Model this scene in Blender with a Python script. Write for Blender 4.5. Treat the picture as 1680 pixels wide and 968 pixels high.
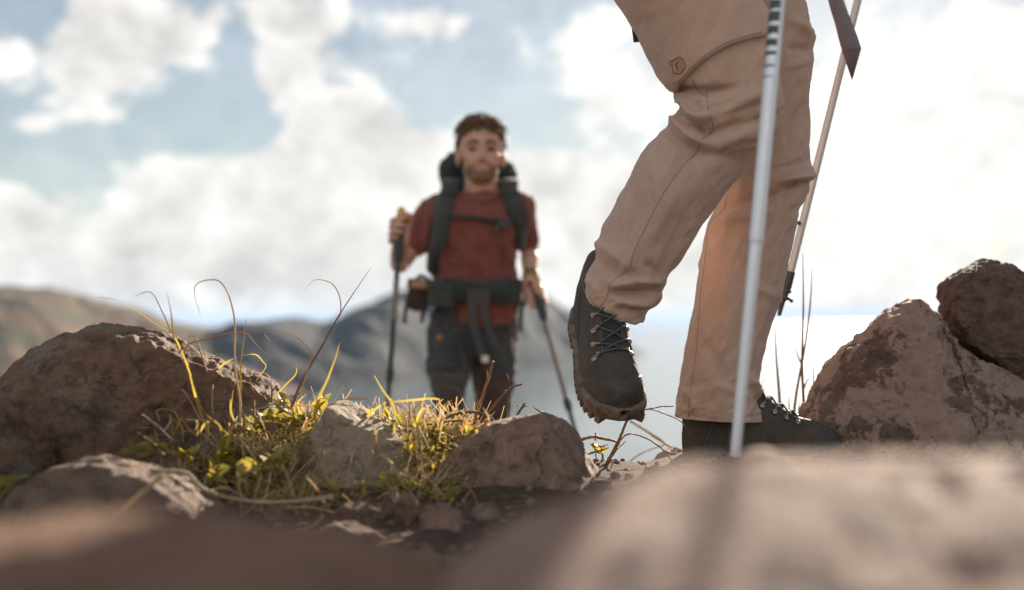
import bpy, bmesh, math, random
import numpy as np
from mathutils import Vector, Matrix, Quaternion
from mathutils.bvhtree import BVHTree

for o in list(bpy.data.objects):
    bpy.data.objects.remove(o, do_unlink=True)
scene = bpy.context.scene
COL = scene.collection
random.seed(7)
RNG = np.random.default_rng(11)

# ------------------------------------------------------------------ camera
LENS = 40.0
F = 1680 * LENS / 36.0          # focal length in photograph pixels
CX, HY = 840.0, 522.0           # optical axis column, horizon row of the photograph
CAMZ = 0.26
SEA = -100.0
cam_data = bpy.data.cameras.new('camera')
cam_data.lens = LENS
cam_data.sensor_width = 36.0
cam_data.sensor_fit = 'HORIZONTAL'
cam_data.shift_y = (HY - 484.0) / 1680.0
cam_data.clip_start = 0.02
cam_data.clip_end = 100000.0
cam_data.dof.use_dof = True
cam_data.dof.focus_distance = 2.03
cam_data.dof.aperture_fstop = 1.7
cam_data.dof.aperture_blades = 9
cam = bpy.data.objects.new('camera', cam_data)
cam.location = (0, 0, CAMZ)
cam.rotation_euler = (math.radians(90), 0, 0)
COL.objects.link(cam)
scene.camera = cam

# ------------------------------------------------------------------ sky and sun
SUN_AZ = math.radians(17.5)     # to the right of the view axis (+Y)
SUN_EL = math.radians(16.6)
SUN_DIR = Vector((math.sin(SUN_AZ) * math.cos(SUN_EL), math.cos(SUN_AZ) * math.cos(SUN_EL), math.sin(SUN_EL)))
world = bpy.data.worlds.new('World')
scene.world = world
world.use_nodes = True


def build_world():
    nt = world.node_tree
    nt.nodes.clear()
    N = nt.nodes.new
    L = nt.links.new

    def math_(op, a, b=None, c=None, clamp=False):
        n = N('ShaderNodeMath'); n.operation = op; n.use_clamp = clamp
        for i, v in enumerate((a, b, c)):
            if v is None:
                continue
            if isinstance(v, (int, float)):
                n.inputs[i].default_value = v
            else:
                L(v, n.inputs[i])
        return n.outputs[0]

    out = N('ShaderNodeOutputWorld')
    bg = N('ShaderNodeBackground'); bg.inputs['Strength'].default_value = 0.05
    L(bg.outputs[0], out.inputs[0])
    sky = N('ShaderNodeTexSky'); sky.sky_type = 'NISHITA'; sky.sun_disc = False
    sky.sun_elevation = SUN_EL; sky.sun_rotation = SUN_AZ
    sky.altitude = 100; sky.air_density = 1.0; sky.dust_density = 0.15; sky.ozone_density = 1.0
    tc = N('ShaderNodeTexCoord')
    sep = N('ShaderNodeSeparateXYZ'); L(tc.outputs['Generated'], sep.inputs[0])
    X, Y, Z = sep.outputs
    ys = math_('MAXIMUM', Y, 0.05)
    U = math_('DIVIDE', X, ys); V = math_('DIVIDE', Z, ys)
    # cloud density: fractal noise on the dome, plus the cloud banks that stand over the bay
    mp = N('ShaderNodeMapping'); mp.inputs['Scale'].default_value = (1, 1, 1.35); mp.inputs['Location'].default_value = (3.1, 0.4, 1.7)
    L(tc.outputs['Generated'], mp.inputs[0])

    def fbm(scale, detail, rough, vec, dist=0.0):
        n = N('ShaderNodeTexNoise'); n.inputs['Scale'].default_value = scale; n.inputs['Detail'].default_value = detail
        n.inputs['Roughness'].default_value = rough; n.inputs['Distortion'].default_value = dist
        L(vec, n.inputs['Vector'])
        return n.outputs[0]
    n1 = fbm(15.0, 7.0, 0.64, mp.outputs[0], 0.25)
    mp2 = N('ShaderNodeMapping'); mp2.vector_type = 'POINT'
    mp2.inputs['Location'].default_value = tuple(SUN_DIR * 0.025)
    L(mp.outputs[0], mp2.inputs[0])
    n2 = fbm(15.0, 4.0, 0.62, mp2.outputs[0], 0.25)
    banks = [(150, 100, 60, 55, .34), (275, 70, 80, 55, .34), (190, 12, 90, 42, .28), (125, 145, 45, 30, .2),
             (480, 45, 100, 60, .34), (15, 95, 55, 45, .32), (15, 335, 55, 50, .30), (450, 140, 45, 45, .26),
             (530, 190, 95, 75, .34), (650, 260, 120, 80, .34),
             (180, 193, 60, 20, .22), (60, 205, 28, 16, .18), (270, 300, 120, 45, .32), (440, 335, 150, 75, .32),
             (690, 38, 75, 24, .18), (985, 130, 110, 60, .22), (950, 340, 320, 120, .30), (1480, 220, 320, 180, .30),
             (1660, 120, 110, 90, .40), (300, 430, 500, 60, .26), (1000, 50, 90, 30, .1),
             (420, 195, 75, 48, -.30), (780, 150, 110, 55, -.20), (70, 265, 95, 40, -.26), (385, 90, 26, 70, -.22),
             (55, 25, 50, 28, -.24), (890, 230, 60, 50, -.1), (590, 30, 40, 60, -.20), (250, 225, 110, 22, -.2)]
    acc = None
    for (bx, by, rx, ry, w) in banks:
        du = math_('MULTIPLY', math_('SUBTRACT', U, (bx - CX) / F), F / (rx * 1.0))
        dv = math_('MULTIPLY', math_('SUBTRACT', V, (HY - by) / F), F / (ry * 1.0))
        r2 = math_('ADD', math_('MULTIPLY', du, du), math_('MULTIPLY', dv, dv))
        g = math_('MULTIPLY', math_('EXPONENT', math_('MULTIPLY', r2, -0.8)), w)
        acc = g if acc is None else math_('ADD', acc, g)
    # low down the many banks close up into one bright layer
    low = N('ShaderNodeMapRange'); low.interpolation_type = 'SMOOTHSTEP'
    L(Z, low.inputs[0])
    for i, v in ((1, 0.12), (2, 0.01), (3, 0.0), (4, 0.27)):
        low.inputs[i].default_value = v
    dens = math_('ADD', math_('ADD', n1, acc), low.outputs[0])
    mask = N('ShaderNodeMapRange'); mask.interpolation_type = 'SMOOTHSTEP'
    L(dens, mask.inputs[0])
    for i, v in ((1, 0.58), (2, 0.76), (3, 0.24), (4, 0.96)):
        mask.inputs[i].default_value = v
    # a cloud is lit on the side that faces the sun, greyer where it is thick
    relief = math_('SUBTRACT', n1, n2)
    dotn = N('ShaderNodeVectorMath'); dotn.operation = 'DOT_PRODUCT'
    L(tc.outputs['Generated'], dotn.inputs[0]); dotn.inputs[1].default_value = tuple(SUN_DIR)
    c = math_('MAXIMUM', dotn.outputs['Value'], 0.0)
    lobe = math_('ADD', math_('MULTIPLY', math_('POWER', c, 60.0), .8), math_('MULTIPLY', math_('POWER', c, 8.0), .7))
    thick = N('ShaderNodeMapRange'); L(dens, thick.inputs[0])
    for i, v in ((1, 0.70), (2, 1.15), (3, 1.0), (4, 0.80)):
        thick.inputs[i].default_value = v
    lit = math_('MULTIPLY', math_('ADD', 1.0, math_('MULTIPLY', relief, 1.3)), thick.outputs[0])
    # clouds across from the sun are full-lit; boosted out of view for added fill
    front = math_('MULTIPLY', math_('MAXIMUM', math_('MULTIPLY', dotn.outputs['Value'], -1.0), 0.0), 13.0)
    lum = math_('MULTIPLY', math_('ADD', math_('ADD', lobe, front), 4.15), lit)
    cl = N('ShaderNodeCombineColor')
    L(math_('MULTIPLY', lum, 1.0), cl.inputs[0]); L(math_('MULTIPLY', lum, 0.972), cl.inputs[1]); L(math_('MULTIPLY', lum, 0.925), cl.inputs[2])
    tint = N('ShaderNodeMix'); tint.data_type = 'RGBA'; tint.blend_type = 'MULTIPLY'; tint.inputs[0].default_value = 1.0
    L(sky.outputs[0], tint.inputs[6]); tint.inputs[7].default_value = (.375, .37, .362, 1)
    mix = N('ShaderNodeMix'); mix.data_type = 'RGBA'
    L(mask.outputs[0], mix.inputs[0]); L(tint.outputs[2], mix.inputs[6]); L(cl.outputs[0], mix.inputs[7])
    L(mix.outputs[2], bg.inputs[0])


build_world()
world.cycles.sampling_method = 'MANUAL'
world.cycles.sample_map_resolution = 256
sun_data = bpy.data.lights.new('sun', 'SUN')
sun_data.energy = 3.0
sun_data.angle = math.radians(0.6)
sun_data.color = (1.0, 0.87, 0.70)
sun = bpy.data.objects.new('sun', sun_data)
sun.rotation_euler = (-SUN_DIR).to_track_quat('-Z', 'Y').to_euler()
sun.location = SUN_DIR * 50
COL.objects.link(sun)

scene.view_settings.view_transform = 'Standard'
scene.view_settings.look = 'None'
scene.view_settings.exposure = 2.22
scene.view_settings.gamma = 1.0
scene.view_settings.use_curve_mapping = False
scene.render.engine = 'CYCLES'
scene.cycles.use_denoising = True
scene.cycles.max_bounces = 6
scene.cycles.diffuse_bounces = 3
scene.cycles.glossy_bounces = 3
scene.cycles.volume_bounces = 0
scene.cycles.sample_clamp_indirect = 6.0

# ------------------------------------------------------------------ helpers


def W(px, py, d):
    """A point of the place: seen at photograph pixel (px, py) from the camera, d metres ahead of it."""
    return Vector(((px - CX) / F * d, d, CAMZ + (HY - py) / F * d))


def link(o, parent=None):
    COL.objects.link(o)
    if parent is not None:
        o.parent = parent
    return o


def tag(o, label=None, cat=None, group=None, kind=None):
    if label: o['label'] = label
    if cat: o['category'] = cat
    if group: o['group'] = group
    if kind: o['kind'] = kind
    return o


def empty(name, loc=(0, 0, 0)):
    o = bpy.data.objects.new(name, None)
    o.empty_display_size = 0.1
    o.location = loc
    return link(o)


def mesh_np(name, V, Fq, smooth=True):
    """mesh from an (n,3) array and a list of index tuples or an (m,k) array."""
    me = bpy.data.meshes.new(name)
    V = np.asarray(V, dtype=np.float32)
    if isinstance(Fq, np.ndarray):
        m, k = Fq.shape
        me.vertices.add(len(V)); me.vertices.foreach_set('co', V.ravel())
        me.loops.add(m * k); me.loops.foreach_set('vertex_index', Fq.astype(np.int32).ravel())
        me.polygons.add(m)
        me.polygons.foreach_set('loop_start', np.arange(0, m * k, k, dtype=np.int32))
        me.polygons.foreach_set('loop_total', np.full(m, k, dtype=np.int32))
        me.update(calc_edges=True)
    else:
        me.from_pydata(V.tolist(), [], Fq)
        me.update()
    if smooth:
        me.polygons.foreach_set('use_smooth', np.ones(len(me.polygons), dtype=bool))
    me.validate()
    return me


def obj(name, me, mat=None, parent=None):
    o = bpy.data.objects.new(name, me)
    link(o, parent)
    if parent is not None:
        # geometry is given in world space: keep it there
        o.matrix_parent_inverse = Matrix.Translation(-parent.matrix_basis.translation) if parent.type == 'EMPTY' else Matrix.Identity(4)
    if mat is not None:
        if len(me.materials) == 0:
            me.materials.append(mat)
    return o


class MB:
    """collects pieces of geometry for one mesh"""
    def __init__(s):
        s.V = []; s.F = []

    def add(s, V, Fs):
        n = len(s.V)
        s.V.extend([tuple(v) for v in V]); s.F.extend([tuple(i + n for i in f) for f in Fs])
        return s

    def box(s, c, sx, sy, sz, M=None):
        V = []
        for dz in (-1, 1):
            for (dx, dy) in ((-1, -1), (1, -1), (1, 1), (-1, 1)):
                v = Vector((dx * sx / 2, dy * sy / 2, dz * sz / 2))
                if M is not None: v = M @ v
                V.append(v + Vector(c))
        return s.add(V, [(3, 2, 1, 0), (4, 5, 6, 7), (0, 1, 5, 4), (1, 2, 6, 5), (2, 3, 7, 6), (3, 0, 4, 7)])

    def tube(s, pts, rad, seg=8, caps=True, flat=None):
        """round tube along pts; rad a number or list; flat=(axis, k) squashes it"""
        pts = [Vector(p) for p in pts]
        n = len(pts)
        rads = [rad] * n if isinstance(rad, (int, float)) else list(rad)
        if caps and n > 1:      # a tight extra ring at each end keeps the side shading straight
            e = min(.0015, .1 * (pts[1] - pts[0]).length, .1 * (pts[-1] - pts[-2]).length)
            pts = [pts[0], pts[0] + (pts[1] - pts[0]).normalized() * e] + pts[1:-1] + [pts[-1] + (pts[-2] - pts[-1]).normalized() * e, pts[-1]]
            rads = [rads[0], rads[0]] + rads[1:-1] + [rads[-1], rads[-1]]; n += 2
        V = []; prev = None
        for i, p in enumerate(pts):
            t = (pts[min(i + 1, n - 1)] - pts[max(i - 1, 0)])
            t = t.normalized() if t.length > 1e-9 else Vector((0, 0, 1))
            if prev is None:
                a = Vector((0, 0, 1)) if abs(t.z) < 0.9 else Vector((1, 0, 0))
                u = t.cross(a).normalized()
            else:
                u = (prev - t * prev.dot(t))
                u = u.normalized() if u.length > 1e-9 else t.orthogonal().normalized()
            prev = u
            v = t.cross(u)
            for k in range(seg):
                a = 2 * math.pi * k / seg
                V.append(p + (u * math.cos(a) + v * math.sin(a)) * rads[i])
        Fs = []
        for i in range(n - 1):
            for k in range(seg):
                k2 = (k + 1) % seg
                Fs.append((i * seg + k, i * seg + k2, (i + 1) * seg + k2, (i + 1) * seg + k))
        if caps:
            Fs.append(tuple(range(seg - 1, -1, -1)))
            Fs.append(tuple((n - 1) * seg + k for k in range(seg)))
        return s.add(V, Fs)

    def ribbon(s, pts, width, side=None, thick=0.0):
        """flat strip along pts, width number or list"""
        pts = [Vector(p) for p in pts]; n = len(pts)
        ws = [width] * n if isinstance(width, (int, float)) else list(width)
        V = []
        for i, p in enumerate(pts):
            t = (pts[min(i + 1, n - 1)] - pts[max(i - 1, 0)]).normalized()
            sd = Vector(side[i]) if isinstance(side, list) else Vector(side)
            sd = (sd - t * sd.dot(t)).normalized()
            nn = t.cross(sd)
            if thick:
                for (a, b) in ((-1, -1), (1, -1), (1, 1), (-1, 1)):
                    V.append(p + sd * ws[i] / 2 * a + nn * thick / 2 * b)
            else:
                V.append(p - sd * ws[i] / 2); V.append(p + nn * ws[i] * 0.12); V.append(p + sd * ws[i] / 2)
        k = 4 if thick else 3
        Fs = []
        for i in range(n - 1):
            for j in range(k if thick else k - 1):
                j2 = (j + 1) % k
                Fs.append((i * k + j, i * k + j2, (i + 1) * k + j2, (i + 1) * k + j))
        if thick:
            Fs.append((3, 2, 1, 0)); Fs.append(tuple((n - 1) * 4 + j for j in range(4)))
        return s.add(V, Fs)

    def sphere(s, c, r, seg=12, rings=8, M=None):
        V = []; Fs = []
        r = (r, r, r) if isinstance(r, (int, float)) else r
        for i in range(rings + 1):
            th = math.pi * i / rings
            for k in range(seg):
                a = 2 * math.pi * k / seg
                v = Vector((r[0] * math.sin(th) * math.cos(a), r[1] * math.sin(th) * math.sin(a), r[2] * math.cos(th)))
                if M is not None: v = M @ v
                V.append(v + Vector(c))
        for i in range(rings):
            for k in range(seg):
                k2 = (k + 1) % seg
                Fs.append((i * seg + k, (i + 1) * seg + k, (i + 1) * seg + k2, i * seg + k2))
        return s.add(V, Fs)

    def capsule(s, p0, r0, p1, r1, seg=14):
        """tapered limb piece with round ends"""
        p0 = Vector(p0); p1 = Vector(p1)
        ax = (p1 - p0)
        t = ax.normalized() if ax.length > 1e-9 else Vector((0, 0, 1))
        pts = []; rr = []
        for k in range(5):
            a = math.pi / 2 * k / 4
            pts.append(p0 - t * r0 * math.cos(a)); rr.append(max(r0 * math.sin(a), r0 * 0.05))
        for k in range(5):
            a = math.pi / 2 * k / 4
            pts.append(p1 + t * r1 * math.sin(a)); rr.append(max(r1 * math.cos(a), r1 * 0.05))
        return s.tube(pts, rr, seg)

    def loft(s, secs, seg=28):
        """secs: (centre, half-axis vector a, half-axis vector b)"""
        V = []; n = len(secs)
        for (c, a, b) in secs:
            c = Vector(c); a = Vector(a); b = Vector(b)
            for k in range(seg):
                t = 2 * math.pi * k / seg
                V.append(c + a * math.cos(t) + b * math.sin(t))
        Fs = []
        for i in range(n - 1):
            for k in range(seg):
                k2 = (k + 1) % seg
                Fs.append((i * seg + k, i * seg + k2, (i + 1) * seg + k2, (i + 1) * seg + k))
        Fs.append(tuple(range(seg - 1, -1, -1))); Fs.append(tuple((n - 1) * seg + k for k in range(seg)))
        return s.add(V, Fs)

    def build(s, name, mat=None, parent=None, smooth=True):
        me = mesh_np(name, np.array([tuple(v) for v in s.V]), s.F, smooth)
        return obj(name, me, mat, parent)


def remesh(mb, voxel, smooth=4, factor=0.5):
    """fuse the pieces of an MB into one continuous surface"""
    me = mesh_np('tmp', np.array([tuple(v) for v in mb.V]), mb.F, True)
    bm = bmesh.new(); bm.from_mesh(me); bmesh.ops.recalc_face_normals(bm, faces=bm.faces); bm.to_mesh(me); bm.free()
    o = bpy.data.objects.new('tmp', me); COL.objects.link(o)
    m = o.modifiers.new('r', 'REMESH'); m.mode = 'VOXEL'; m.voxel_size = voxel; m.use_smooth_shade = True
    if smooth:
        m2 = o.modifiers.new('s', 'SMOOTH'); m2.iterations = smooth; m2.factor = factor
    dg = bpy.context.evaluated_depsgraph_get(); dg.update()
    new = bpy.data.meshes.new_from_object(o.evaluated_get(dg))
    bpy.data.objects.remove(o, do_unlink=True); bpy.data.meshes.remove(me)
    new.polygons.foreach_set('use_smooth', np.ones(len(new.polygons), dtype=bool))
    return new


def get_co(me):
    a = np.empty(len(me.vertices) * 3, dtype=np.float32); me.vertices.foreach_get('co', a)
    return a.reshape(-1, 3).astype(np.float64)


def get_no(me):
    a = np.empty(len(me.vertices) * 3, dtype=np.float32); me.vertices.foreach_get('normal', a)
    return a.reshape(-1, 3).astype(np.float64)


def set_co(me, A):
    me.vertices.foreach_set('co', np.asarray(A, dtype=np.float32).ravel()); me.update()


# gradient noise on arrays of points
_perm = np.random.default_rng(5).permutation(256)
_perm = np.concatenate([_perm, _perm, _perm])
_g = np.random.default_rng(6).normal(size=(256, 3)); _g /= np.linalg.norm(_g, axis=1)[:, None]


def pnoise(P):
    P = np.asarray(P, dtype=np.float64)
    I = np.floor(P).astype(np.int64); f = P - I; I &= 255
    u = f * f * f * (f * (f * 6 - 15) + 10)
    r = np.zeros(len(P))
    for dx in (0, 1):
        wx = u[:, 0] if dx else 1 - u[:, 0]
        for dy in (0, 1):
            wy = u[:, 1] if dy else 1 - u[:, 1]
            for dz in (0, 1):
                wz = u[:, 2] if dz else 1 - u[:, 2]
                h = _perm[_perm[_perm[(I[:, 0] + dx) & 255] + ((I[:, 1] + dy) & 255)] + ((I[:, 2] + dz) & 255)]
                g = _g[h]
                r += wx * wy * wz * (g[:, 0] * (f[:, 0] - dx) + g[:, 1] * (f[:, 1] - dy) + g[:, 2] * (f[:, 2] - dz))
    return r * 1.5


def fbm(P, octv=5, gain=0.5, lac=2.03, ridged=False):
    a = 1.0; s = np.zeros(len(P)); P = np.asarray(P, dtype=np.float64)
    for k in range(octv):
        n = pnoise(P + k * 17.31)
        s += a * ((0.5 - np.abs(n)) if ridged else n)
        a *= gain; P = P * lac
    return s


def sstep(a, b, x):
    t = np.clip((x - a) / (b - a), 0, 1)
    return t * t * (3 - 2 * t)


def catmull(P, n):
    """n samples of a smooth curve through rows of P"""
    P = np.asarray(P, dtype=np.float64); m = len(P)
    Q = np.vstack([2 * P[0] - P[1], P, 2 * P[-1] - P[-2]])
    t = np.linspace(0, m - 1 - 1e-9, n); i = np.floor(t).astype(int); f = (t - i)[:, None]
    a, b, c, d = Q[i], Q[i + 1], Q[i + 2], Q[i + 3]
    return 0.5 * (2 * b + (c - a) * f + (2 * a - 5 * b + 4 * c - d) * f ** 2 + (3 * b - a - 3 * c + d) * f ** 3)


def curve(P, n):
    return [Vector(p) for p in catmull([tuple(p) for p in P], n)]


# ------------------------------------------------------------------ materials
class MatB:
    """small helper around one node tree"""
    def __init__(s, name):
        s.m = bpy.data.materials.new(name); s.m.use_nodes = True
        s.nt = s.m.node_tree; s.nt.nodes.clear()
        s.out = s.N('ShaderNodeOutputMaterial')
        s.p = s.N('ShaderNodeBsdfPrincipled'); s.L(s.p.outputs[0], s.out.inputs[0])
        s._obj = None

    def N(s, t): return s.nt.nodes.new(t)

    def L(s, a, b): s.nt.links.new(a, b)

    def coord(s, which='Object'):
        if s._obj is None: s._obj = s.N('ShaderNodeTexCoord')
        return s._obj.outputs[which]

    def noise(s, scale, detail=6, rough=0.55, dist=0.0, vec=None, stretch=None):
        n = s.N('ShaderNodeTexNoise'); n.inputs['Scale'].default_value = scale; n.inputs['Detail'].default_value = detail
        n.inputs['Roughness'].default_value = rough; n.inputs['Distortion'].default_value = dist
        v = vec or s.coord()
        if stretch:
            mp = s.N('ShaderNodeMapping'); mp.inputs['Scale'].default_value = stretch; s.L(v, mp.inputs[0]); v = mp.outputs[0]
        s.L(v, n.inputs['Vector'])
        return n.outputs[0]

    def voronoi(s, scale, feature='F1', vec=None):
        n = s.N('ShaderNodeTexVoronoi'); n.feature = feature; n.inputs['Scale'].default_value = scale
        s.L(vec or s.coord(), n.inputs['Vector'])
        return n.outputs['Distance']

    def ramp(s, fac, stops):
        r = s.N('ShaderNodeValToRGB'); e = r.color_ramp.elements
        while len(e) < len(stops): e.new(0.5)
        for i, (p, c) in enumerate(stops):
            e[i].position = p
            e[i].color = (c, c, c, 1) if isinstance(c, (int, float)) else (*c, 1)
        s.L(fac, r.inputs[0])
        return r.outputs[0]

    def mix(s, fac, a, b, blend='MIX'):
        n = s.N('ShaderNodeMix'); n.data_type = 'RGBA'; n.blend_type = blend
        if isinstance(fac, (int, float)): n.inputs[0].default_value = fac
        else: s.L(fac, n.inputs[0])
        for i, v in ((6, a), (7, b)):
            if isinstance(v, (tuple, list)): n.inputs[i].default_value = (*v, 1)
            else: s.L(v, n.inputs[i])
        return n.outputs[2]

    def math(s, op, a, b=0.0):
        n = s.N('ShaderNodeMath'); n.operation = op
        for i, v in ((0, a), (1, b)):
            if isinstance(v, (int, float)): n.inputs[i].default_value = v
            else: s.L(v, n.inputs[i])
        return n.outputs[0]

    def bump(s, h, strength=0.4, dist=0.01, prev=None):
        b = s.N('ShaderNodeBump'); b.inputs['Strength'].default_value = strength; b.inputs['Distance'].default_value = dist
        s.L(h, b.inputs['Height'])
        if prev is not None: s.L(prev, b.inputs['Normal'])
        return b.outputs[0]

    def set(s, color=None, rough=None, metal=None, normal=None, **kw):
        for key, v in (('Base Color', color), ('Roughness', rough), ('Metallic', metal), ('Normal', normal)):
            if v is None: continue
            if isinstance(v, (tuple, list)): s.p.inputs[key].default_value = (*v, 1)
            elif isinstance(v, (int, float)): s.p.inputs[key].default_value = v
            else: s.L(v, s.p.inputs[key])
        for k, v in kw.items():
            s.p.inputs[k].default_value = v
        return s.m


def rock_mat(name, base, dark, red, lichen=None, lichen_amt=0.0, scale=1.0, seed=0.0, pits=0.5, crack=.5):
    b = MatB(name)
    mp = b.N('ShaderNodeMapping'); mp.inputs['Location'].default_value = (seed, seed * 1.7, seed * 0.6); b.L(b.coord(), mp.inputs[0])
    v = mp.outputs[0]
    big = b.noise(9 * scale, 5, .6, .4, v); mid = b.noise(32 * scale, 7, .68, .2, v); fine = b.noise(190 * scale, 5, .7, 0, v)
    c = b.mix(b.ramp(big, [(.35, 0.0), (.65, 1.0)]), base, red)
    c = b.mix(b.ramp(mid, [(.38, 1.0), (.56, 0.0)]), c, dark)
    c = b.mix(b.math('MULTIPLY', fine, .55), c, tuple(min(1, x * 1.7) for x in base))
    vo = b.voronoi(75 * scale, 'F1', v)
    pit = b.math('MULTIPLY', b.ramp(vo, [(.10, 1.0), (.28, 0.0)]), b.ramp(b.noise(14 * scale, 4, .6, 0, v), [(.48, 0.0), (.6, pits)]))
    c = b.mix(pit, c, tuple(x * .45 for x in dark))
    if lichen is not None:
        ln = b.noise(26 * scale, 8, .72, .5, v)
        reg = b.noise(5.5 * scale, 3, .5, 0, v)
        lm = b.ramp(b.math('ADD', b.math('MULTIPLY', ln, .6), b.math('MULTIPLY', reg, .6)), [(.66 - lichen_amt * .18, 0.0), (.70 - lichen_amt * .18, .9)])
        c = b.mix(lm, c, b.mix(b.noise(60, 3, .5, 0, v), lichen, tuple(x * .6 for x in lichen)))
    wp = b.N('ShaderNodeVectorMath'); wp.operation = 'MULTIPLY_ADD'; b.L(b.N('ShaderNodeTexNoise').outputs['Color'], wp.inputs[0]); wp.inputs[1].default_value = (.10, .10, .10); b.L(v, wp.inputs[2])
    b.L(v, wp.inputs[0].links[0].from_node.inputs['Vector']); wp.inputs[0].links[0].from_node.inputs['Scale'].default_value = 14 * scale; wp.inputs[0].links[0].from_node.inputs['Detail'].default_value = 5
    crk = b.math('MULTIPLY', b.ramp(b.voronoi(8.5 * scale, 'DISTANCE_TO_EDGE', wp.outputs[0]), [(.0, 1.0), (.035, 0.0)]), b.ramp(b.noise(6 * scale, 3, .5, 0, v), [(.47, 0.0), (.58, 1.0)]))
    c = b.mix(b.math('MULTIPLY', crk, .75 * crack), c, tuple(x * .4 for x in dark))
    h = b.math('ADD', b.math('MULTIPLY', mid, .8), b.math('MULTIPLY', fine, .4))
    h = b.math('SUBTRACT', h, b.math('MULTIPLY', pit, .4)); h = b.math('SUBTRACT', h, b.math('MULTIPLY', crk, .5 * crack))
    n = b.bump(h, .9, .018)
    return b.set(c, b.ramp(mid, [(.3, .95), (.7, .75)]), 0.0, n, **{'Specular IOR Level': .3})
# ------------------------------------------------------------------ ground, sea, far hills


def ground_z(x, y):
    """height of the ridge path and of the slope that falls away behind it to the sea"""
    x = np.asarray(x, dtype=np.float64); y = np.asarray(y, dtype=np.float64)
    P = np.stack([x, y, np.zeros_like(x)], -1).reshape(-1, 3)
    edge = 2.36 + 0.10 * np.sin(x * 2.1 + 0.6) - 0.42 * np.exp(-((x - .22) / .16) ** 2)
    t = np.maximum(y - edge, 0)
    z = -0.55 * t * t / (t + 0.12)
    n0 = fbm(P * 1.3, 4).reshape(x.shape) * 0.022 + fbm(P * 9.0, 4).reshape(x.shape) * 0.007
    far = np.clip(t / 30, 0, 1)
    n1 = fbm(P * 0.06, 5).reshape(x.shape) * 4.0 * far
    mound = 0.06 * np.exp(-((y - 2.04) / .17) ** 2) * sstep(-.75, -.5, x) * sstep(.03, -.10, x)
    z = z + n0 + n1 + mound
    z = z + 0.06 * np.clip(-y - 0.2, 0, None)
    return z


def gz(x, y):
    return float(ground_z(np.array([x]), np.array([y]))[0])


nx_, ny_ = 460, 460
tx = np.linspace(-1, 1, nx_) * math.asinh(500 / 0.55)
gx = 0.55 * np.sinh(tx)
ty = np.linspace(-math.asinh(60 / 0.55), math.asinh(420 / 0.55), ny_)
gy = 1.6 + 0.55 * np.sinh(ty)
GX, GY = np.meshgrid(gx, gy)
GZ = ground_z(GX, GY)
idx = np.arange(nx_ * ny_).reshape(ny_, nx_)
quads = np.stack([idx[:-1, :-1], idx[:-1, 1:], idx[1:, 1:], idx[1:, :-1]], -1).reshape(-1, 4)
b = MatB('dry_earth')
c = b.mix(b.ramp(b.noise(6, 6, .6), [(.35, 0.0), (.65, 1.0)]), (.085, .055, .040), (.15, .10, .072))
c = b.mix(b.ramp(b.noise(60, 6, .7), [(.45, 0.0), (.62, .8)]), c, (.20, .145, .11))
c = b.mix(b.ramp(b.voronoi(120), [(.0, .7), (.25, 0.0)]), c, (.05, .036, .03))
h = b.math('ADD', b.noise(45, 8, .7), b.math('MULTIPLY', b.noise(230, 4, .7), .5))
M_EARTH = b.set(c, .95, 0, b.bump(h, .9, .02), **{'Specular IOR Level': .2})
ground = obj('ground', mesh_np('ground', np.stack([GX, GY, GZ], -1).reshape(-1, 3), quads), M_EARTH)
tag(ground, kind='structure')

# sea, a sheet to the horizon
b = MatB('sea_water')
w1 = b.noise(.035, 6, .62, .2, None, (1, .45, 1)); w2 = b.noise(.25, 4, .6)
nrm = b.bump(b.math('ADD', w1, b.math('MULTIPLY', w2, .12)), .13, 6.0)
b.set(b.mix(b.noise(.002, 4), (.085, .12, .135), (.10, .14, .155)), .12, 0, nrm, **{'IOR': 1.333})
rs = np.concatenate([[0], np.geomspace(60, 42000, 60)])
seg = 96
ang = np.linspace(0, 2 * np.pi, seg, endpoint=False)
SV = np.stack([np.outer(rs[1:], np.cos(ang)), np.outer(rs[1:], np.sin(ang)), np.full((60, seg), SEA)], -1).reshape(-1, 3)
ii = np.arange(60 * seg).reshape(60, seg)
SQ = np.stack([ii[:-1], np.roll(ii, -1, 1)[:-1], np.roll(ii, -1, 1)[1:], ii[1:]], -1).reshape(-1, 4)
sea = obj('sea', mesh_np('sea', SV, SQ), b.m)
tag(sea, kind='structure')


def hill_mat(name, dry, green, rock, sc):
    b = MatB(name)
    c = b.mix(b.ramp(b.noise(.006 * sc, 6, .6, .3), [(.42, 0.0), (.58, 1.0)]), dry, green)
    c = b.mix(b.ramp(b.noise(.02 * sc, 7, .7, .6, None, (1, 1, 2.5)), [(.5, 0.0), (.62, .85)]), c, rock)
    n = b.bump(b.noise(.03 * sc, 8, .7), .6, 6.0)
    return b.set(c, .95, 0, n, **{'Specular IOR Level': .1})


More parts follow.
